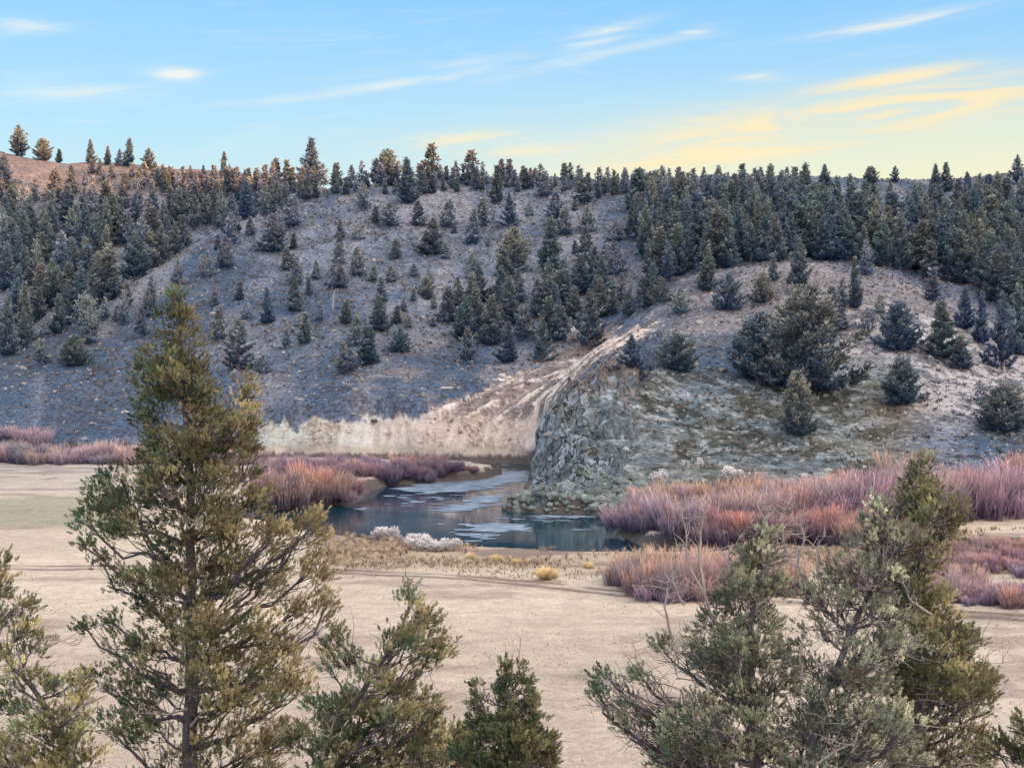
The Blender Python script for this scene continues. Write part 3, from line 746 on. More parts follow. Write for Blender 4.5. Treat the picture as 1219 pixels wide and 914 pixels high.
hill_trees = []     # (screen size, px, py, h_px, w_px, kind, label, group)
def ht(px, py, h, w=None, kind='cone', label=None, group=None, tone=None): hill_trees.append((h, px, py, h, (w or h * .45) * 1.05, kind, label, group))
Z = 1 / 2.857
def z1(x, y, h, w, k='cone', l=None): ht(x * Z, y * Z + 130, h * Z, w * Z, k, l, None)
def z2(x, y, h, w, k='cone', l=None): ht(x * Z + 400, y * Z + 130, h * Z, w * Z, k, l, None)
def z3(x, y, h, w, k='cone', l=None): ht(x * Z + 799, y * Z + 150, h * Z, w * Z, k, l, None)
for a in [(245,320,150,80,'cone','large dark juniper standing alone just below the crest of the rounded hill'),(325,250,120,70),(460,250,100,90),(90,350,90,60,'open'),(180,405,80,60,'open'),(280,400,80,50),(385,405,90,60),
          (330,495,120,85,'cone','broad dark juniper on the open slope, left of the pale bushy one'),(470,460,110,50),(500,400,90,50,'spire'),(550,320,120,40,'spire'),(595,400,110,60,'open','loose brownish juniper above the pale bushy one on the open slope'),
          (605,560,150,100,'round','bright pale green bushy juniper in the middle of the open slope'),(725,555,180,95,'cone','tall dark blue-green juniper right of the pale bushy one on the open slope'),(710,300,80,50),
          (745,400,110,80,'open'),(780,430,90,60,'cone'),(855,420,80,60),(850,520,110,60),(880,600,120,70),(945,570,110,80,'round'),(950,450,60,50,'round'),(1010,440,140,60),(830,600,100,50,'spire'),
          (840,330,90,80,'open'),(310,645,75,50,'round','small dark juniper alone on bare ground below the pale bushy one'),(70,570,90,50,'round'),(15,610,70,40),(10,525,60,40),(15,440,60,30,'spire'),(130,585,50,30),(185,590,50,40,'round'),(210,500,50,30),
          (265,570,40,30),(370,510,50,40),(460,550,50,40,'round'),(145,755,120,70,'cone','green conical juniper on the lower left of the open slope'),(155,660,80,40,'spire'),(35,730,70,35,'spire'),(70,805,100,50),(215,825,80,60,'round','small rounded juniper low on the open slope above the bluff'),
          (440,780,130,90,'open'),(530,800,160,80),(570,700,90,50),(590,860,130,80),(590,720,100,80),(720,710,140,80),(780,700,150,60,'spire'),
          (860,815,190,110,'open','loose grey juniper at the top of the eroded cut'),(700,860,150,70,'open'),(640,770,90,50),(760,790,110,80),(940,700,80,40,'spire'),(1045,680,110,60),(1080,660,130,80),
          (1170,685,50,40,'round'),(1110,660,80,60,'round'),(1000,700,80,50),(1010,890,120,90,'open','yellowish green loose juniper just above the lichened crag'),(1165,890,130,110,'round','dark rounded juniper at the edge of the knoll above the crag'),
          (450,870,120,60,'open'),(110,870,130,60,'spire'),(50,900,80,60,'open'),(230,690,40,30),(245,745,40,30,'round'),(390,690,50,30),(330,740,30,25)]: z2(*a)
for a in [(930,490,120,90,'cone'),(1010,600,90,50),(975,550,70,40),(1000,690,110,50),(910,730,120,50,'cone','dark narrow juniper on open ground behind the top of the tall near tree'),(835,715,50,40,'round'),(730,670,50,30),(815,650,60,30,'spire'),(1075,580,60,30),
          (1140,610,90,60,'round'),(1180,730,60,40),(1090,720,60,30),(1040,800,100,40,'spire'),(975,820,100,40,'open'),(705,570,80,50,'round'),(750,540,60,40,'open'),(740,480,50,25,'spire'),(850,430,60,35),
          (590,500,110,60,'open','pale grey-green juniper on the shoulder of the left spur'),(475,575,130,80,'open'),(365,630,150,90,'cone'),(290,600,130,60),(180,680,160,90,'open'),(230,740,150,70),(290,740,110,70,'round'),
          (85,800,200,80),(20,840,200,70),(35,490,110,60),(140,520,90,70),(160,770,60,50,'round'),(255,870,100,95,'round','rounded grey-green juniper low on the left spur'),(140,870,80,60,'open'),(400,720,50,30),
          (480,780,100,50,'open'),(745,790,110,50),(810,890,170,110,'open','wide teal juniper right behind the top of the tall near tree'),(1170,900,100,60,'open'),(895,900,60,50,'round'),(940,480,80,70)]: z1(*a)
for a in [(190,625,120,80,'round','rounded grey-green juniper on the left part of the knoll top'),(310,600,100,75,'round','small rounded juniper alone on the bare knoll top'),(110,560,90,40,'spire'),(125,560,150,60),(345,530,90,30,'spire'),
          (435,560,170,90,'open'),(625,620,170,45,'spire','slender dark juniper standing on the far right of the knoll crest'),(665,510,110,50),(710,640,60,40,'round'),(670,695,70,60,'round'),(580,630,100,50,'open'),
          (775,760,160,125,'round','large brownish rounded juniper on the right side of the knoll'),(920,790,190,125,'cone','broad dark juniper right of the brownish rounded one'),(985,825,110,75,'cone','small pale juniper in front of the broad dark one'),
          (1000,690,140,60),(890,600,110,50,'spire'),(1055,740,170,60),(1125,830,250,100,'open','tall grey and dark juniper near the right edge of the knoll'),(1190,780,230,90,'cone'),(30,640,80,60,'round'),
          (290,855,215,170,'round','open grey juniper leaning over the crag, left of the largest one'),(460,900,345,300,'round','largest spreading grey-brown juniper on the middle of the spur'),(550,700,150,100,'cone'),(400,800,120,110,'round'),(520,800,150,120,'open'),(360,880,90,100,'round'),(410,690,130,70,'open'),
          (785,945,160,135,'round','rounded green juniper alone on pale stony ground right of the spur'),(1125,1035,155,150,'round','pale olive rounded juniper close to the right edge above the willows'),(435,1050,210,130,'round','olive juniper low on the lichened slope'),
          (1050,940,70,40,'round'),(235,760,60,40,'round'),(1180,1000,70,50,'cone')]: z3(*a)
n_named = len(hill_trees)
def inpoly(px, py, poly):
    ins = False
    for i in range(len(poly)):
        ax, ay = poly[i]; bx, by = poly[(i + 1) % len(poly)]
        if (ay > py) != (by > py) and px < (bx - ax) * (py - ay) / (by - ay) + ax: ins = not ins
    return ins
def fill(poly, n, hmin, hmax, mind, kinds, group):
    xs = [p[0] for p in poly]; ys = [p[1] for p in poly]; got = []
    tries = 0
    while len(got) < n and tries < 20000:
        tries += 1
        px, py = random.uniform(min(xs), max(xs)), random.uniform(min(ys), max(ys))
        if not inpoly(px, py, poly): continue
        if any(abs(px - q[0]) < mind and abs(py - q[1]) < mind * .8 for q in got): continue
        got.append((px, py))
        f = (py - 215) / 90
        h = random.uniform(hmin, hmax) * (0.62 + .5 * max(0, min(1, f)))
        k = random.choice(kinds)
        ht(px, py, h, h * random.uniform(.38, .6) * (1.3 if k == 'round' else 1), k, None, group)
G_R = ('juniper in the dense dark stand on the slope behind the knoll', 'junipers of the dense right-hand stand')
G_T = ('juniper in the row along the skyline ridge', 'junipers along the skyline')
G_L = ('juniper in the shaded gully behind the left spur', 'junipers of the left gully')
G_O = ('scattered juniper on the open middle slope', 'scattered junipers on the open slope')
G_K = ('juniper among those growing on the knoll', 'junipers on the knoll')
random.seed(5)
fill([(755,232),(960,238),(990,262),(1100,258),(1219,252),(1240,400),(1160,345),(1093,330),(1044,318),(967,308),(900,314),(830,325),(775,345),(760,290)], 225, 36, 62, 10, ['cone','cone','cone','spire','open','open'], G_R)
fill([(330,214),(380,215),(420,214),(600,212),(740,220),(960,221),(960,234),(760,240),(600,228),(430,234),(340,246),(250,240),(180,226)], 135, 22, 42, 6.5, ['cone','cone','spire','spire','open'], G_T)
fill([(0,226),(180,226),(300,236),(350,252),(300,275),(250,292),(190,322),(130,362),(75,402),(0,432)], 88, 34, 54, 13, ['cone','cone','open','spire','open'], G_L)
fill([(430,250),(740,250),(740,330),(600,360),(330,430),(330,300)], 26, 12, 22, 22, ['cone','round','spire'], G_O)
fill([(560,350),(745,340),(740,375),(640,415),(560,430),(520,380)], 22, 30, 50, 16, ['cone','open','cone'], G_O)
fill([(100,205),(330,214),(330,228),(100,226)], 26, 20, 36, 9, ['spire','cone','cone'], G_T)
fill([(60,420),(240,310),(340,262),(360,280),(250,340),(60,450)], 12, 20, 38, 16, ['cone','open','round'], G_O)
# skyline individuals
for a in [(22,186,36,30,'open','orange sunlit round-topped juniper standing highest on the far left skyline'),(52,190,26,22,'round','rounded juniper beside the orange one on the left skyline'),(70,188,16,8,'spire','thin spindly juniper right of the rounded one on the left skyline'),
          (107,195,28,14,'cone','orange-tinged pointed juniper alone on the left skyline'),(128,196,22,12,'cone',None),(153,198,32,12,'spire',None),(177,203,26,22,'open',None),(142,198,20,12,'open',None),(5,225,40,22,'cone',None),(14,250,36,20,'cone',None),
          (266,218,36,10,'spire',None),(370,222,56,30,'cone','tallest dark juniper of the skyline left of centre'),(460,216,38,34,'round','wide dark juniper in the middle of the skyline row'),
          (981,222,26,16,'cone','lone small juniper breaking the skyline right of centre'),(1037,218,20,20,'round','round juniper alone on the bare right skyline'),(1065,218,20,14,'open','thin juniper beside the round one on the right skyline'),
          (1113,228,32,16,'cone','left juniper of the dark pair on the right skyline'),(1127,228,34,18,'cone','right juniper of the dark pair on the right skyline'),(1211,220,34,20,'open','juniper on the skyline at the right edge'),(1177,232,24,22,'round',None)]:
    hill_trees.append((a[2] + 30, a[0], a[1], a[2], a[3], a[4], a[5], G_T))

def region(px, py, D):
    if py < 245 and D > 355: return G_T
    if px < 345 and D > 300: return G_L
    if px > 745 and D > 255: return G_R
    if px > 700 and D < 250: return G_K
    return G_O
recs = []
for (key, px, py, h, w, kind, label, grp) in hill_trees:
    g = ground(px, py)
    D = g[1]
    big = 1.07 if (grp is None and D > 225) else 1.06
    hw = h * D / F * big; ww = w * D / F * big
    recs.append((key + (60 if label else 0), g, hw, ww, kind, label, grp if grp else region(px, py, D)))
recs.sort(key=lambda r: -r[0])
random.seed(9)
rest = []
for i, (key, g, hw, ww, kind, label, grp) in enumerate(recs):
    s = hw / 8.0
    wx = ww / (WBASE[kind]) 
    wx = max(.7 * s, min(2.0 * s, wx))
    if i >= 296:
        rest.append((g, s, wx, kind)); continue
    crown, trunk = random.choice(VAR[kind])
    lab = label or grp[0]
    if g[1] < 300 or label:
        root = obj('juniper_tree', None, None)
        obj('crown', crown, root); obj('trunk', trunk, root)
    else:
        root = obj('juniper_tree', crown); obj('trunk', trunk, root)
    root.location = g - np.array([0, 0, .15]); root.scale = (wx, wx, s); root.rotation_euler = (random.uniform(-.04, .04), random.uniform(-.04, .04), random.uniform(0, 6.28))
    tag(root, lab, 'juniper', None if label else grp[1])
R = np.random.default_rng(3)
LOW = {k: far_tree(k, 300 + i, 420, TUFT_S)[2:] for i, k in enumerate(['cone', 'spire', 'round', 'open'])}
def merged(rest):
    a = Acc()
    for g, s, wx, kind in rest:
        lf = LOW[kind][0]
        V = np.concatenate(lf.V); Q = np.concatenate(lf.Q); C = np.concatenate(lf.C)
        th = R.uniform(0, 6.28); c, sn = math.cos(th), math.sin(th)
        M = np.array([[c, -sn, 0], [sn, c, 0], [0, 0, 1]]) @ np.diag([wx, wx, s])
        a.add(V @ M.T + g, Q, C * R.choice([.8, .95, 1.1, 1.35]) * np.array([1, R.uniform(.92, 1.02), R.uniform(.85, 1.1)]))
    return a
if rest:
    FOL_REST = foliage_mat('juniper_foliage_rest', trans=.1)
    o = obj('distant_junipers', merged(rest).mesh('distant_junipers', FOL_REST)); tag(o, 'smaller junipers filling the gaps on the wooded slopes', 'junipers', None, 'stuff')

print('T', round(time.time() - _t0, 1))
# ---------------------------------------------------------------- willows
WM, t, bs = material('willow_twigs')
a_ = t.new('ShaderNodeAttribute', attribute_name='tint').outputs['Color']
oi = t.new('ShaderNodeObjectInfo')
rr_ = t.ramp(oi.outputs['Random'], [(0, (.85, .82, .95)), (.25, (1.1, 1.0, .95)), (.5, (.55, .60, .78)), (.75, (1.2, 1.0, .88)), (1, (.85, .9, 1.05))])  # darkest stop imitates shadowed gaps in the thicket
t.link(t.mix(1.0, t.mix(1.0, a_, rr_, 'MULTIPLY'), oi.outputs['Color'], 'MULTIPLY'), bs.inputs['Base Color'])
def willow(seed, n=950):
    R = np.random.default_rng(seed)
    H = 3.0
    nc = 9; cl = R.integers(0, nc, n); cr = R.uniform(0, 1.5, nc); ca = R.uniform(0, 6.28, nc); chh = R.uniform(.4, 1.0, nc)
    a = R.uniform(0, 6.28, n); rb = R.uniform(0, .55, n)
    bx, by = (cr * np.cos(ca))[cl] + rb * np.cos(a), (cr * np.sin(ca))[cl] + rb * np.sin(a); a = np.arctan2(by, bx)
    lean = R.uniform(.0, .75, n); a2 = a + R.normal(0, .5, n)
    hh = H * chh[cl] * R.uniform(.25, 1.0, n) ** .75
    V = []; Cc = []; K = 5
    ts = np.linspace(0, 1, K)
    ph = R.uniform(0, 3.14, n)
    wx, wy = np.cos(ph), np.sin(ph)
    for k, t_ in enumerate(ts):
        x = bx + np.cos(a2) * lean * hh * t_ ** 1.3 * .6; y = by + np.sin(a2) * lean * hh * t_ ** 1.3 * .6; z = hh * t_
        wd = (.016 + .020 * (t_ > .4)) * (1 - .7 * (t_ == 1))
        V.append(np.stack([x - wx * wd / 2, y - wy * wd / 2, z - .15], 1)); V.append(np.stack([x + wx * wd / 2, y + wy * wd / 2, z - .15], 1))
    V = np.stack(V, 1)      # n, 2K, 3
    q = []
    for k in range(K - 1): q.append([2 * k, 2 * k + 1, 2 * k + 3, 2 * k + 2])
    Q = (np.arange(n)[:, None, None] * 2 * K + np.array(q)[None]).reshape(-1, 4)
    f = np.repeat(ts, 2)[None, :, None] * (.35 + .65 * (hh / H))[:, None, None]
    lo = np.array([.12, .115, .20]); mid = np.array([.34, .31, .37]); hi = np.array([.80, .655, .58])  # darker purple towards the ground: base shading put into the stem colour
    g1 = np.clip(f / .62, 0, 1) ** 1.3; g2 = np.clip((f - .6) / .38, 0, 1)
    C = lo * (1 - g1) + mid * g1; C = C * (1 - g2) + hi * g2
    C = C * R.uniform(.7, 1.3, (n, 1, 1))
    A = Acc(); A.add(V.reshape(-1, 3), Q, C.reshape(-1, 3))
    # side twigs in the top half
    m = n * 2; i = R.integers(0, n, m); tt = R.uniform(.45, .95, m)
    x = bx[i] + np.cos(a2[i]) * lean[i] * hh[i] * tt ** 1.3 * .6; y = by[i] + np.sin(a2[i]) * lean[i] * hh[i] * tt ** 1.3 * .6; z = hh[i] * tt - .15
    P = np.stack([x, y, z], 1); d = np.stack([R.normal(0, .4, m), R.normal(0, .4, m), np.ones(m)], 1) * R.uniform(.25, .5, (m, 1))
    s = np.stack([np.cos(ph[i]), np.sin(ph[i]), np.zeros(m)], 1) * .02
    VV = np.stack([P - s * .5, P + s * .5, P + d + s * .25, P + d - s * .25], 1).reshape(-1, 3)
    ff = np.clip((z + .15) / H, 0, 1)[:, None]
    c = (mid * (1 - ff) + hi * ff) * R.uniform(.75, 1.3, (m, 1))
    A.add(VV, np.arange(m * 4).reshape(-1, 4), np.repeat(c, 4, axis=0))
    return A.mesh('willow_bush', WM)
WIL = [willow(400 + i) for i in range(6)]; SPROUT = [willow(420 + i, 110) for i in range(3)]
def willow_band(name_label, group, pts, n, hpx, tint=(1, 1, 1), jitter=3, depthj=2.5, size=1.0):
    """bushes strung along a line of ground points"""
    G = [ground(px, py) for px, py in pts]
    seg = np.concatenate([[0], np.cumsum([np.linalg.norm(G[i+1] - G[i]) for i in range(len(G) - 1)])])
    for k in range(n):
        s = seg[-1] * (k + random.uniform(.1, .9)) / n
        p = np.array([np.interp(s, seg, [g[c] for g in G]) for c in range(3)])
        p[0] += random.uniform(-.5, .5); p[1] += random.uniform(-depthj, depthj); p[2] = zat(p[0], p[1])
        if p[2] < WATER + .15: p[1] += depthj; p[2] = zat(p[0], p[1])
        if p[2] < WATER + .1: continue
        px = CX + F * p[0] / p[1]
        h = (np.interp(px, [q[0] for q in hpx], [q[1] for q in hpx]) if isinstance(hpx, list) else hpx) * p[1] / F * random.uniform(.82, 1.12)
        o = obj('willow_bush', random.choice(WIL)); o.location = p
        w = h / 3.0 * random.uniform(.95, 1.45) * size
        h *= random.choice([.7, .85, 1, 1, 1.1])
        o.scale = (w, w, h / 3.0); o.rotation_euler = (0, 0, random.uniform(0, 6.28))
        o.color = (*[c * random.uniform(.92, 1.08) for c in tint], 1)
        tag(o, name_label, 'willow', group)
random.seed(21)
G1 = 'willows of the far left band'
willow_band('pinkish leafless willow in the band at the far edge of the meadow', G1, [(-20,550),(60,551),(120,551),(200,551),(300,552)], 34, 30, (.95, .95, 1.02), depthj=3)
willow_band('pinkish leafless willow in the band at the far edge of the meadow', G1, [(-20,543),(100,543),(200,544)], 16, 26, (1.0, .92, 1.0), depthj=3)
G2 = 'willows of the thin band on the peninsula'
willow_band('reddish low willow in the thin band along the river peninsula', G2, [(310,572),(380,568),(450,570),(520,569),(560,567)], 30, [(310,32),(450,30),(520,24),(570,12)], (.82, .72, .78), depthj=3)
willow_band('reddish low willow in the thin band along the river peninsula', G2, [(310,563),(420,560),(500,562),(570,563)], 22, [(310,26),(450,24),(570,8)], (.78, .70, .80), depthj=2)
willow_band('orange-tipped willow in the clump at the near corner of the peninsula', 'orange willows at the corner of the peninsula', [(318,600),(350,600),(385,599),(418,594)], 13, [(318,42),(370,46),(425,32)], (1.0, .84, .76), depthj=2.5)
G3 = 'willows of the long right-hand thicket'
hb = [(720,45),(760,52),(850,62),(950,70),(1050,74),(1120,72),(1219,68)]
willow_band('orange-topped willow in the long thicket under the lichened slope', G3, [(742,630),(800,634),(870,628),(950,628),(1030,626),(1100,620),(1160,612),(1230,608)], 40, hb, (1, .92, .95), depthj=3, size=.9)
willow_band('orange-topped willow in the long thicket under the lichened slope', G3, [(760,606),(850,604),(950,598),(1050,592),(1140,590),(1230,588)], 36, [(720,34),(900,44),(1100,44),(1219,46)], (1.08, .95, .88), depthj=3, size=.9)
willow_band('orange-topped willow in the long thicket under the lichened slope', G3, [(850,645),(920,648),(1000,646),(1060,640)], 18, 46, (1.1, .88, .80), depthj=2, size=.9)
G4 = 'willows of the near bank clump'
willow_band('tawny willow in the near clump on the riverbank right of the open grass', G4, [(744,694),(775,702),(810,702),(860,700),(930,700)], 30, [(735,44),(800,56),(900,54)], (1.05, .95, .85), depthj=4, size=.9)
G5 = 'willows of the low right-edge patch'
willow_band('low pinkish willow in the patch right of the near junipers', G5, [(1040,712),(1120,714),(1180,716),(1240,718)], 34, 34, (1.0, .9, .93), depthj=2)
willow_band('low pinkish willow in the patch right of the near junipers', G5, [(1000,690),(1120,682),(1180,680),(1240,680)], 30, 30, (1.08, .90, .9), depthj=3)
willow_band('low pinkish willow in the patch right of the near junipers', G5, [(1120,662),(1180,660),(1240,660)], 20, 24, (1.0, .86, .80), depthj=2)
for px, py in [(360,640),(552,656),(640,662),(655,661),(672,662),(690,663)]:
    g = ground(px, py + 3); o = obj('willow_bush', SPROUT[int(px) % 3]); o.location = g; s = 12 * g[1] / F / 3.0 * random.uniform(.8, 1.3); o.scale = (s * .5, s * .5, s); o.color = (1.15, .85, .7, 1)
    tag(o, 'tiny orange willow sprout at the brink of the near bank', 'willow', 'willow sprouts on the near bank')

print('T', round(time.time() - _t0, 1))
# ---------------------------------------------------------------- sagebrush, scrub, grass, stones
def bush_mesh(name, seed, n, L, w, col, mat, flat=.8):
    global R
    R = np.random.default_rng(seed)
    A = Acc(); T = tuft_templates(L, w, 4)
    lob = R.normal(0, .42, (7, 3)) * np.array([1, 1, .35]) + np.array([0, 0, .42])
    for l in lob:
        u = R.normal(size=(n // 7, 3)); u /= np.linalg.norm(u, axis=1)[:, None]; u *= R.uniform(.3, 1, (len(u), 1)) ** .5 * .42
        P = l + u * np.array([1, 1, flat]); P[:, 2] = np.maximum(P[:, 2], .02)
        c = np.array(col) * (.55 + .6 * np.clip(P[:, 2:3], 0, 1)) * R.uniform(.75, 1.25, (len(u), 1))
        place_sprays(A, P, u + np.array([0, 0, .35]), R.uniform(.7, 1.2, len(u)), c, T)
    return A.mesh(name, mat)
SAGE = foliage_mat('sagebrush_leaves', trans=.1)
SG = [bush_mesh('sagebrush', 500 + i, 420, .22, .07, (.66, .63, .64), SAGE) for i in range(3)]
random.seed(4)
sage_spots = [(448,640,15),(457,642,18),(466,641,17),(475,640,20),(482,642,21),(487,644,18),(494,648,16),(500,650,13),(508,651,17),(514,653,13),(521,655,12),(530,653,16)]
for px, py, h in sage_spots:
    g = ground(px, py + 2); s = h * g[1] / F
    o = obj('sagebrush', random.choice(SG)); o.location = g; o.scale = (s, s, s * .95); o.rotation_euler = (0, 0, random.uniform(0, 6))
    tag(o, 'pale grey sagebrush in the row on the near riverbank', 'sagebrush', 'sagebrush on the near riverbank')
for i, (px, py, h, lab) in enumerate([(815,470,16,None),(790,575,14,'pale grey shrub left of two just behind the willow thicket'),(868,572,16,'pale grey shrub right of two just behind the willow thicket'),(690,405,16,'pale shrub beside the bare earth of the eroded cut')]):
    g = ground(px, py); s = h * g[1] / F
    if lab:
        o = obj('grey_shrub', random.choice(SG)); o.location = g; o.scale = (s, s, s); tag(o, lab, 'shrub')

def scatter(name, spots, temps_cols, mat, label, cat):
    A = Acc()
    for P, S, C, T, up in temps_cols:
        place_sprays(A, P, up, S, C, T)
    o = obj(name, A.mesh(name, mat)); tag(o, label, cat, None, 'stuff'); return o
R = np.random.default_rng(55)
def world_pts(n, px0, px1, d0, d1, p=1.0):
    u = R.uniform(0, 1, n); D = (d0 ** 2 + u * (d1 ** 2 - d0 ** 2)) ** .5
    px = R.uniform(px0, px1, n); x = (px - CX) / F * D
    return x, D, px
# dry grass tufts
GT = [blade_set(12, .30, .018, .5, .02) for _ in range(5)]
GM = foliage_mat('dry_grass', trans=.2)
x, y, px = world_pts(60000, -20, 1240, 50, 124)
den = fbm(x, y, 6, 3, 101)
wgt = (.22 + .7 * sstep(91, 106, y + 5 * fbm(x, y, 5, 3, 104))) * sstep(-.35, .3, den)
k = R.uniform(0, 1, len(x)) < wgt
x, y = x[k], y[k]; z, rd, px = height(x, y, True)
k = (rd > .25) & (z > -.6) & ((y < 98) | (px > 385)); x, y, z = x[k], y[k], z[k]
S = R.uniform(.35, 1.0, len(x)) * (.55 + 1.4 * sstep(92, 104, y))
C = np.array([.46, .38, .28]) * R.uniform(.6, 1.2, (len(x), 1)) * np.array([1, 1, 1]) 
C[R.uniform(size=len(x)) < .35] *= np.array([.5, .42, .45])
T1 = (np.stack([x, y, z], 1), S, C, GT, np.stack([R.normal(0, .12, len(x)), R.normal(0, .12, len(x)), np.ones(len(x))], 1))
scatter('grass', None, [T1], GM, 'dry straw-coloured grass tufts over the meadow', 'grass')
# a few tall bunch grasses
for px_, py_, h in [(652,690,22),(590,668,12),(615,672,10),(700,676,10),(560,664,9),(740,678,12)]:
    R = np.random.default_rng(int(px_)); A = Acc(); n = 60
    P = R.normal(0, .16, (n, 3)) * np.array([1, 1, 0]); dr = np.concatenate([P[:, :2] * 1.6, np.ones((n, 1))], 1) + R.normal(0, .1, (n, 3))
    place_sprays(A, P, dr, np.full(n, 2.4) * R.uniform(.7, 1.2, n), np.array([.60, .48, .28]) * R.uniform(.7, 1.2, (n, 1)), GT)
    g = ground(px_, py_); o = obj('bunchgrass', A.mesh('bunchgrass', GM)); o.location = g; s = h * g[1] / F / .95; o.scale = (s, s, s)
    tag(o, 'large straw-yellow bunchgrass tussock on the near bank' if h > 20 else 'small straw-yellow bunchgrass tussock on the near bank', 'bunchgrass', None if h > 20 else 'small tussocks on the near bank')
# low scrub on the slopes
R = np.random.default_rng(66)
ST = tuft_templates(.42, .16, 5)
x, y, px = world_pts(48000, -40, 1260, 150, 430)
den = fbm(x, y, 12, 4, 111)
k = R.uniform(0, 1, len(x)) < (.25 + .6 * sstep(-.3, .3, den)); x, y, px = x[k], y[k], px[k]
z, rd, px = height(x, y, True)
py = HY - (z - CH) * F / y
bare = (y > 211) & (y < 262) & (px > 310) & (px < 770) & (R.uniform(size=len(x)) < .85) & (py > np.interp(px, [300, 500, 560, 650, 760], [500, 495, 470, 428, 384]))
k = (z > 2.5) & (rd > 2) & ~bare & ~((px < 790) & (rockmask(x, y) > .5) & (R.uniform(size=len(x)) < .25)); x, y, z, px = x[k], y[k], z[k], px[k]
S = R.uniform(.5, 1.5, len(x)) ** 1.3 * np.where(y > 250, 1.1, .9)
pal = np.array([[.11, .10, .11], [.17, .15, .15], [.075, .085, .085], [.24, .20, .19], [.33, .30, .30]])
C = pal[R.choice(5, len(x), p=[.3, .27, .2, .13, .10])] * R.uniform(.8, 1.2, (len(x), 1))
scatter('scrub', None, [(np.stack([x, y, z - .05], 1), S, C, ST, np.stack([R.normal(0, .2, len(x)), R.normal(0, .2, len(x)), np.ones(len(x))], 1))], foliage_mat('scrub_leaves', trans=.05), 'low grey-brown sagebrush scrub dotting the slopes', 'scrub')
# loose stones
def stone_mat(name, c1, c2, c3):
    m, t, bs = material(name)
    geo = t.new('ShaderNodeTexCoord').outputs['Object']
    n = t.noise(1.3, 6, .7, geo); n2 = t.noise(5, 4, .7, geo)
    c = t.ramp(n, [(.32, c1), (.5, c2), (.68, c3)]); a = t.new('ShaderNodeAttribute', attribute_name='tint').outputs['Color']
    t.link(t.mix(1.0, c, a, 'MULTIPLY'), bs.inputs['Base Color'])
    bp = t.new('ShaderNodeBump'); bp.inputs['Strength'].default_value = .9; bp.inputs['Distance'].default_value = .15
    t.link(t.math('ADD', n, n2), bp.inputs['Height']); t.link(bp.outputs[0], bs.inputs['Normal'])
    return m
STONE = stone_mat('stone', (.15, .17, .17), (.30, .31, .31), (.48, .48, .47))
def ico(sub=1):
    import bmesh
    bm = bmesh.new(); bmesh.ops.create_icosphere(bm, subdivisions=sub, radius=1)
    V = np.array([v.co[:] for v in bm.verts]); T = np.array([[v.index for v in f.verts] for f in bm.faces]); bm.free(); return V, T
V0, T0 = ico(1)
def stones(n, spots, smin, smax, tint):
    A = Acc()
    for x, y, z in spots:
        s = R.uniform(smin, smax) * (1 + (R.uniform() < .08) * 1.5)
        V = V0 * R.uniform(.65, 1.2, (len(V0), 1)) * np.array([s, s * R.uniform(.7, 1.2), s * R.uniform(.45, .8)])
        A.add(V + np.array([x, y, z]), T0, np.array(tint) * R.uniform(.6, 1.3))
    return A
x, y, px = world_pts(2600, 640, 1240, 148, 225); z, rd, px = height(x, y, True); k = (z > 1.2) & (rd > 1); 
A = stones(0, zip(x[k], y[k], z[k]), .10, .34, (1, 1, 1))
x, y, px = world_pts(5200, 0, 1240, 225, 400); z, rd, px = height(x, y, True); k = (z > 4) & (fbm(x, y, 15, 3, 121) > -.1)
B = stones(0, zip(x[k], y[k], z[k]), .14, .42, (1.0, .95, .95)); A.V += B.V; A.Q += [q + A.n for q in B.Q]; A.C += B.C
x = R.uniform(-3, 20, 2200); y = R.uniform(141, 156, 2200); z, rd, px = height(x, y, True); k = (rd > 0.1) & (z < 4) & (z < 4 - (x > 11) * 2)
B2 = stones(0, zip(x[k], y[k], z[k]), .14, .5, (.6, .68, .66)); nn = A.n + B.n; A.V += B2.V; A.Q += [q + nn for q in B2.Q]; A.C += B2.C
o = obj('loose_stones', A.mesh('loose_stones', STONE)); tag(o, 'loose grey stones strewn over the slopes', 'stones', None, 'stuff')

print('T', round(time.time() - _t0, 1))
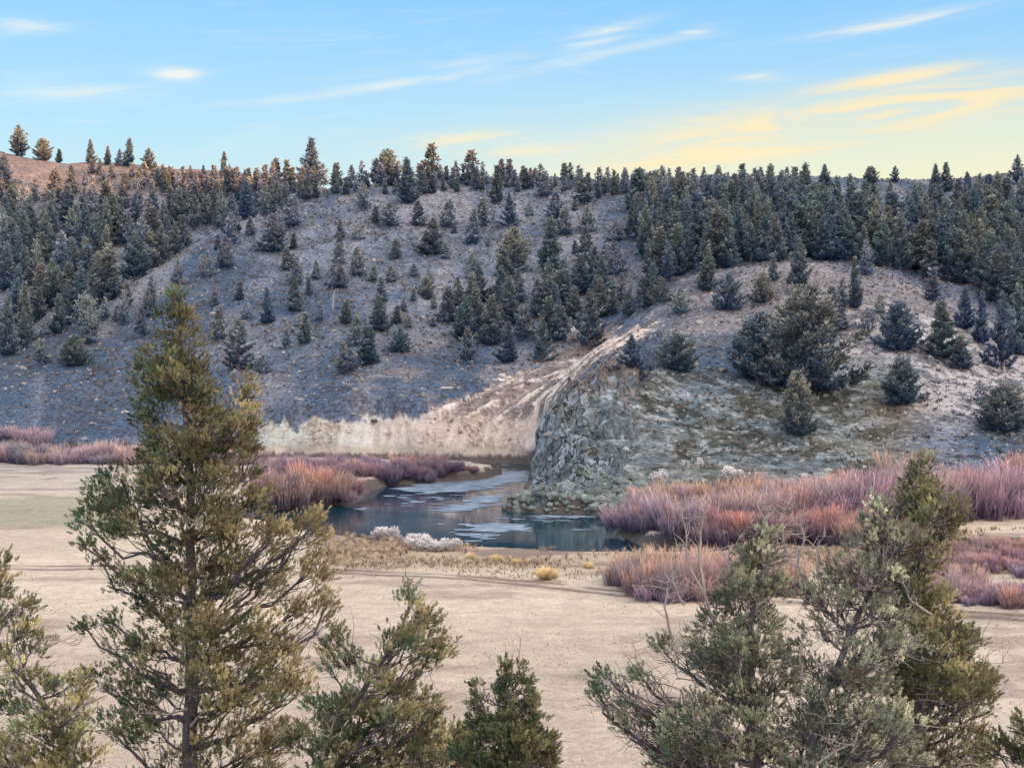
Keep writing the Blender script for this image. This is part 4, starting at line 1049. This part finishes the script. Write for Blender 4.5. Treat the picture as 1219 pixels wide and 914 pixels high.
# ---------------------------------------------------------------- lichened crag
def build_crag():
    m, t, bs = material('crag_rock')
    geo = t.new('ShaderNodeNewGeometry').outputs['Position']
    mp = t.new('ShaderNodeMapping'); mp.inputs['Scale'].default_value = (1.3, 1.0, .45); t.link(geo, mp.inputs[0])
    n1 = t.noise(1.3, 9, .8, mp.outputs[0], .25); n2 = t.noise(.25, 4, .6, geo)
    c = t.ramp(n1, [(.33, (.012, .016, .024)), (.41, (.10, .13, .165)), (.51, (.26, .32, .37)), (.64, (.50, .57, .61))])
    c = t.mix(t.mrange(n2, .52, .68, 0, .6), c, (.16, .135, .09))
    sz = t.new('ShaderNodeSeparateXYZ'); t.link(geo, sz.inputs[0])
    vo = t.new('ShaderNodeTexVoronoi', feature='DISTANCE_TO_EDGE'); vo.inputs['Scale'].default_value = .62
    mpv = t.new('ShaderNodeMapping'); mpv.inputs['Scale'].default_value = (1.2, .8, .42); mpv.inputs['Rotation'].default_value = (.15, .3, .2)
    dn = t.new('ShaderNodeTexNoise'); dn.inputs['Scale'].default_value = .8; t.link(geo, dn.inputs['Vector'])
    ad_ = t.new('ShaderNodeVectorMath', operation='ADD'); t.link(geo, ad_.inputs[0]); sc_v = t.new('ShaderNodeVectorMath', operation='SCALE'); t.link(dn.outputs['Color'], sc_v.inputs[0]); sc_v.inputs['Scale'].default_value = 2.2
    t.link(sc_v.outputs[0], ad_.inputs[1]); t.link(ad_.outputs[0], mpv.inputs[0]); t.link(mpv.outputs[0], vo.inputs['Vector'])
    rkf = t.new('ShaderNodeAttribute', attribute_name='tint').outputs['Fac']; crack = t.math('MULTIPLY', t.mrange(vo.outputs['Distance'], .0, .07, .8, 0), rkf)
    vc = t.new('ShaderNodeTexVoronoi'); vc.inputs['Scale'].default_value = .62; t.link(mpv.outputs[0], vc.inputs['Vector'])
    sv = t.new('ShaderNodeSeparateXYZ'); t.link(vc.outputs['Color'], sv.inputs[0])
    cbv = t.new('ShaderNodeCombineColor'); vv_ = t.mrange(sv.outputs[0], 0, 1, .6, 1.45); [t.link(vv_, cbv.inputs[k]) for k in range(3)]
    c = t.mix(rkf, c, t.mix(1.0, c, cbv.outputs[0], 'MULTIPLY')); c = t.mix(crack, c, (.018, .022, .028)); c = t.mix(t.math('MULTIPLY', t.math('SUBTRACT', 1.0, rkf), .8), c, t.ramp(n1, [(.36, (.03, .036, .04)), (.5, (.125, .155, .175)), (.64, (.32, .37, .40))]))
    hh_ = t.math('ADD', sz.outputs[2], t.mrange(n1, .3, .7, -3.5, 3.5))
    c = t.mix(t.mrange(hh_, 9.5, 13.0, 0, .85), c, t.ramp(n1, [(.35, (.05, .045, .05)), (.5, (.20, .17, .165)), (.65, (.40, .35, .33))]))
    t.link(c, bs.inputs['Base Color'])
    bp = t.new('ShaderNodeBump'); bp.inputs['Strength'].default_value = 1.0; bp.inputs['Distance'].default_value = .6
    t.link(t.math('SUBTRACT', t.math('ADD', n1, t.math('MULTIPLY', sv.outputs[0], .5)), crack), bp.inputs['Height']); t.link(bp.outputs[0], bs.inputs['Normal'])
    xs = np.arange(-2.5, 26, .17); ys = np.arange(147.6, 197, .22)
    X, Y = np.meshgrid(xs, ys); x, y = X.ravel(), Y.ravel()
    z, rd, px = height(x, y, True); rk = rockmask(x, y) * (px < 790)
    V = np.stack([x, y, z], 1)
    off = np.zeros_like(V); lift = np.zeros(len(x))
    for i in range(len(x)):
        if rk[i] < .05: continue
        p = Vector((x[i] * .33, y[i] * .18, z[i] * .12))
        r = mnoise.ridged_multi_fractal(p, .9, 2.1, 4, 1.0, 2.0) 
        lift[i] = (r - 1.0) * 1.0
        q = Vector((x[i] * .6, y[i] * .6, z[i] * .6)); v = mnoise.noise_vector(q)
        v2_ = mnoise.cell_vector(Vector((x[i] * .55, y[i] * .4, z[i] * .35))); off[i] = (v[0] * .6 + (v2_[0] - .5) * .5, v[1] * .6 + (v2_[1] - .5) * .5, v[2] * .4 + (v2_[2] - .5) * .5)
    V += off * rk[:, None]; V[:, 2] += np.where(rk > .05, .15 + np.clip(lift, -1.0, .7) * rk, -1.5)
    V[:, 2] -= (1 - sstep(.05, .4, rk)) * .9
    nr, nc = X.shape
    i, j = np.meshgrid(np.arange(nr - 1), np.arange(nc - 1), indexing='ij')
    Q = np.stack([i * nc + j, i * nc + j + 1, (i + 1) * nc + j + 1, (i + 1) * nc + j], -1).reshape(-1, 4)
    keep = rk[Q].max(1) > .02; Q = Q[keep]
    used = np.unique(Q); rm = np.full(len(V), -1); rm[used] = np.arange(len(used))
    o = obj('rock_crag', mesh('rock_crag', V[used], rm[Q], np.repeat((rk * sstep(-.2, .2, fbm(x, y, 3.5, 3, 141) + .35 - 1.1 * sstep(690, 770, px)))[used][:, None], 3, 1), [m], False)); tag(o, 'blue-grey lichened crag dropping to the river at the end of the spur', 'crag')
build_crag()
V2, T2 = ico(3)
for px, py, w, h, lab in [(632,214,30,18,'large tan boulder with dark overhang among the ridge junipers'),(757,200,12,10,'pale boulder on the ridge crest right of the large tan one'),(620,298 + 0,9,4,None),(1010,263,22,9,'pale rounded outcrop in the dense stand behind the knoll'),
                      (708,220,10,6,'small flat boulder below the skyline row right of centre'),(60,330,30,12,'broken ledge of dark rock in the left gully'),(905,392,14,8,'small pale rock beside the big spreading juniper on the spur')]:
    if not lab: continue
    g = ground(px, py + 2); s = g[1] / F
    V = []
    for v in V2:
        p = Vector(v) * 1.4 + Vector((px, 0, 0)); k = 1 + .45 * mnoise.noise(p) + .2 * mnoise.noise(p * 3)
        V.append((v[0] * k * w * s * .5, v[1] * k * w * s * .5, v[2] * k * h * s * .8))
    V = np.array(V); V = np.round(V / .25) * .12 + V * .52
    c = np.ones((len(V), 3)) * (np.array([1.3, .98, .75]) if 'tan' in lab else np.array([.45, .42, .45]) if 'dark rock' in lab else np.array([1.1, 1.0, 1.0]))
    o = obj('boulder', mesh('boulder', V, T2, c, [STONE])); o.location = g; tag(o, lab, 'boulder')

print('T', round(time.time() - _t0, 1))
# ---------------------------------------------------------------- pale snag and little post-and-board frame
def snag(px, py, h, label, lean=0.1, seed=1):
    global R
    R = np.random.default_rng(seed)
    g = ground(px, py); s = h * g[1] / F; A = Acc()
    P = np.array([[0, 0, -.2], [lean * .1 * s, 0, s * .35], [lean * .3 * s, 0, s * .7], [lean * s, 0, s]])
    tube(A, P, [.16, .13, .09, .03], (1, 1, 1), 6)
    for k in range(6):
        b = P[1] * (1 - k / 6) + P[3] * (k / 6); e = b + np.array([R.choice([-1, 1]) * R.uniform(.4, 1.1), R.uniform(-.5, .5), R.uniform(.3, .9)])
        tube(A, curve_pts(b, e, .03, 4, .05), [.05, .04, .025, .01], (1, 1, 1), 4)
    o = obj('dead_tree', A.mesh('dead_tree', DEAD, True)); o.location = g; tag(o, label, 'dead tree')
snag(396, 368, 24, 'white bleached dead juniper snag on the open slope', .15, 3)
snag(35, 246, 26, 'pale leafless dead tree in the upper part of the left gully', -.1, 5)
snag(1022, 238, 22, 'pale dead tree among dark junipers under the right skyline', .05, 6)
snag(688, 245, 20, 'weathered dead juniper just below the middle of the skyline row', -.15, 7)
def box(A, c, s):
    c = np.array(c); s = np.array(s) / 2
    V = np.array([[x, y, z] for x in (-1, 1) for y in (-1, 1) for z in (-1, 1)]) * s + c
    A.add(V, [[0, 1, 3, 2], [4, 6, 7, 5], [0, 4, 5, 1], [2, 3, 7, 6], [0, 2, 6, 4], [1, 5, 7, 3]], (1, 1, 1))
g = ground(532, 471); root = bpy.data.objects.new('board_sign', None); COL.objects.link(root); root.location = g
tag(root, 'small two-legged frame with white top board on the slope above the bluff', 'sign frame')
WH, t, bs = material('white_board'); t.link(t.ramp(t.noise(6, 3), [(.3, (.55, .55, .55)), (.7, (.75, .75, .74))]), bs.inputs['Base Color'])
for sx in (-.85, .85):
    A = Acc(); box(A, (sx, 0, .5), (.12, .12, 1.7)); obj('post', A.mesh('post', BARK), root)
A = Acc(); box(A, (0, -.09, 1.32), (2.0, .05, .22)); obj('board', A.mesh('board', WH), root)

# ---------------------------------------------------------------- sun, sky
EL = math.radians(3.6)
sd = bpy.data.lights.new('sun', 'SUN'); sd.energy = 9.0; sd.angle = math.radians(.6); sd.color = (1.0, .46, .18)
so = bpy.data.objects.new('sun', sd); COL.objects.link(so)
dirv = Vector((SX * math.cos(EL), SY * math.cos(EL), math.sin(EL)))
so.rotation_euler = dirv.to_track_quat('Z', 'Y').to_euler()

w = bpy.data.worlds.new('World'); sc.world = w; w.use_nodes = True
t = NT(w.node_tree); bg = t.n['Background']
sky = t.new('ShaderNodeTexSky', sky_type='NISHITA'); sky.sun_disc = False; sky.sun_elevation = EL; sky.sun_rotation = math.atan2(SX, SY)
sky.air_density = 1.0; sky.dust_density = 1.0; sky.ozone_density = 1.5
tc = t.new('ShaderNodeTexCoord').outputs['Generated']
sp = t.new('ShaderNodeSeparateXYZ'); t.link(tc, sp.inputs[0]); X_, Y_, Z_ = sp.outputs
az = t.math('ARCTAN2', X_, Y_)                     # bearing
hz = t.math('SQRT', t.math('ADD', t.math('MULTIPLY', X_, X_), t.math('MULTIPLY', Y_, Y_)))
te = t.math('DIVIDE', Z_, t.math('MAXIMUM', hz, .02))     # tan elevation
grad = t.ramp(Z_, [(0, (.60, .74, .78)), (.125, (.53, .755, .85)), (.17, (.40, .69, .93)), (.25, (.25, .57, .95)), (.5, (.68, .82, 1.05)), (1, (.85, .92, 1.08))])
warm = t.math('MULTIPLY', t.mrange(az, -.30, .36, 0, 1), t.mrange(te, .11, .22, 1, 0))
grad = t.mix(t.math('MULTIPLY', warm, .95), grad, (.91, .85, .57))
back = t.mrange(Y_, .25, -.9, 0, 1)
lowb = t.mrange(Z_, .05, .85, 1, .25)
grad = t.mix(t.math('MULTIPLY', back, lowb), grad, (1.55, 1.45, 1.45))
sdot = t.math('ADD', t.math('ADD', t.math('MULTIPLY', X_, .72), t.math('MULTIPLY', Y_, -.42)), t.math('MULTIPLY', Z_, .55))
grad = t.mix(t.mrange(sdot, .35, .97, 0, 1), grad, (3.7, 3.2, 2.8))
# cirrus
nz_v = t.new('ShaderNodeCombineXYZ'); 
rot = t.math('SUBTRACT', te, t.math('MULTIPLY', az, .10))
t.link(t.math('MULTIPLY', az, 7.0), nz_v.inputs[0]); t.link(t.math('MULTIPLY', rot, 55.0), nz_v.inputs[1])
nz = t.noise(1.0, 9, .68, nz_v.outputs[0], 1.2)
nzb = t.mrange(nz, .36, .58, .25, 1.35)
def streak(px, py, L, Wd, tilt, amt, prev):
    a0 = math.atan((px - CX) / F); e0 = (HY - py) / F
    la, wd = L / F, Wd / F
    da = t.math('SUBTRACT', az, a0); de = t.math('SUBTRACT', te, e0)
    ct, st = math.cos(tilt), math.sin(tilt)
    u = t.math('ADD', t.math('MULTIPLY', da, ct / la), t.math('MULTIPLY', de, st / la))
    v = t.math('ADD', t.math('MULTIPLY', da, -st / wd), t.math('MULTIPLY', de, ct / wd))
    e = t.math('EXPONENT', t.math('MULTIPLY', t.math('ADD', t.math('MULTIPLY', u, u), t.math('MULTIPLY', v, v)), -1.0))
    q = t.math('MULTIPLY', e, amt)
    return q if prev is None else t.math('MAXIMUM', prev, q)
pk = None
for a in [(212,97,26,7,.02,1.0),(722,42,55,9,.28,.75),(700,70,120,7,.2,.4),(830,40,20,5,.1,.6),(1060,42,90,7,.12,.65),(30,52,46,8,.05,.5),(470,102,120,6,.15,.5),(340,122,90,5,.12,.35),(90,125,90,10,.05,.45),(905,98,30,5,0,.6),(560,75,160,6,.12,.25)]:
    pk = streak(*a, pk)
yl = None
for a in [(1010,150,260,26,.12,1.1),(880,182,190,17,.12,1.1),(1060,106,95,9,.12,.85),(860,140,100,12,.05,.6),(550,166,80,10,.1,.6),(620,180,110,8,.05,.5),(1180,128,90,12,.1,.7)]:
    yl = streak(*a, yl)
grad = t.mix(t.math('MULTIPLY', pk, nzb, clamp=True), grad, (.82, .84, .80))
grad = t.mix(t.math('MULTIPLY', yl, nzb, clamp=True), grad, (.97, .80, .50))
gen = t.math('MULTIPLY', t.mrange(nz, .5, .75, 0, .22), t.mrange(te, .9, .2, .3, 1))
grad = t.mix(gen, grad, (.80, .86, .85))
b2 = t.new('ShaderNodeBackground'); t.link(grad, b2.inputs[0]); b2.inputs[1].default_value = 0.95
t.link(sky.outputs[0], bg.inputs[0]); bg.inputs[1].default_value = .06
ad = t.new('ShaderNodeAddShader'); t.link(bg.outputs[0], ad.inputs[0]); t.link(b2.outputs[0], ad.inputs[1])
t.link(ad.outputs[0], t.n['World Output'].inputs[0])

# ---------------------------------------------------------------- camera, render settings
cd = bpy.data.cameras.new('camera'); cd.sensor_width = 36; cd.lens = 36 * F / 1219; cd.shift_y = -(914 / 2 - HY) / 1219; cd.clip_end = 9000; cd.clip_start = .1
co = bpy.data.objects.new('camera', cd); COL.objects.link(co); co.location = (0, 0, CH); co.rotation_euler = (math.pi / 2, 0, 0); sc.camera = co
sc.view_settings.view_transform = 'Standard'; sc.view_settings.look = 'None'; sc.view_settings.exposure = 0
sc.cycles.max_bounces = 4; sc.cycles.diffuse_bounces = 3; sc.cycles.glossy_bounces = 2; sc.cycles.transmission_bounces = 2; sc.cycles.transparent_max_bounces = 4
print('objects', len(bpy.data.objects), 'hill', len(recs), 'rest', len(rest), 'faces', sum(len(m.polygons) for m in bpy.data.meshes))
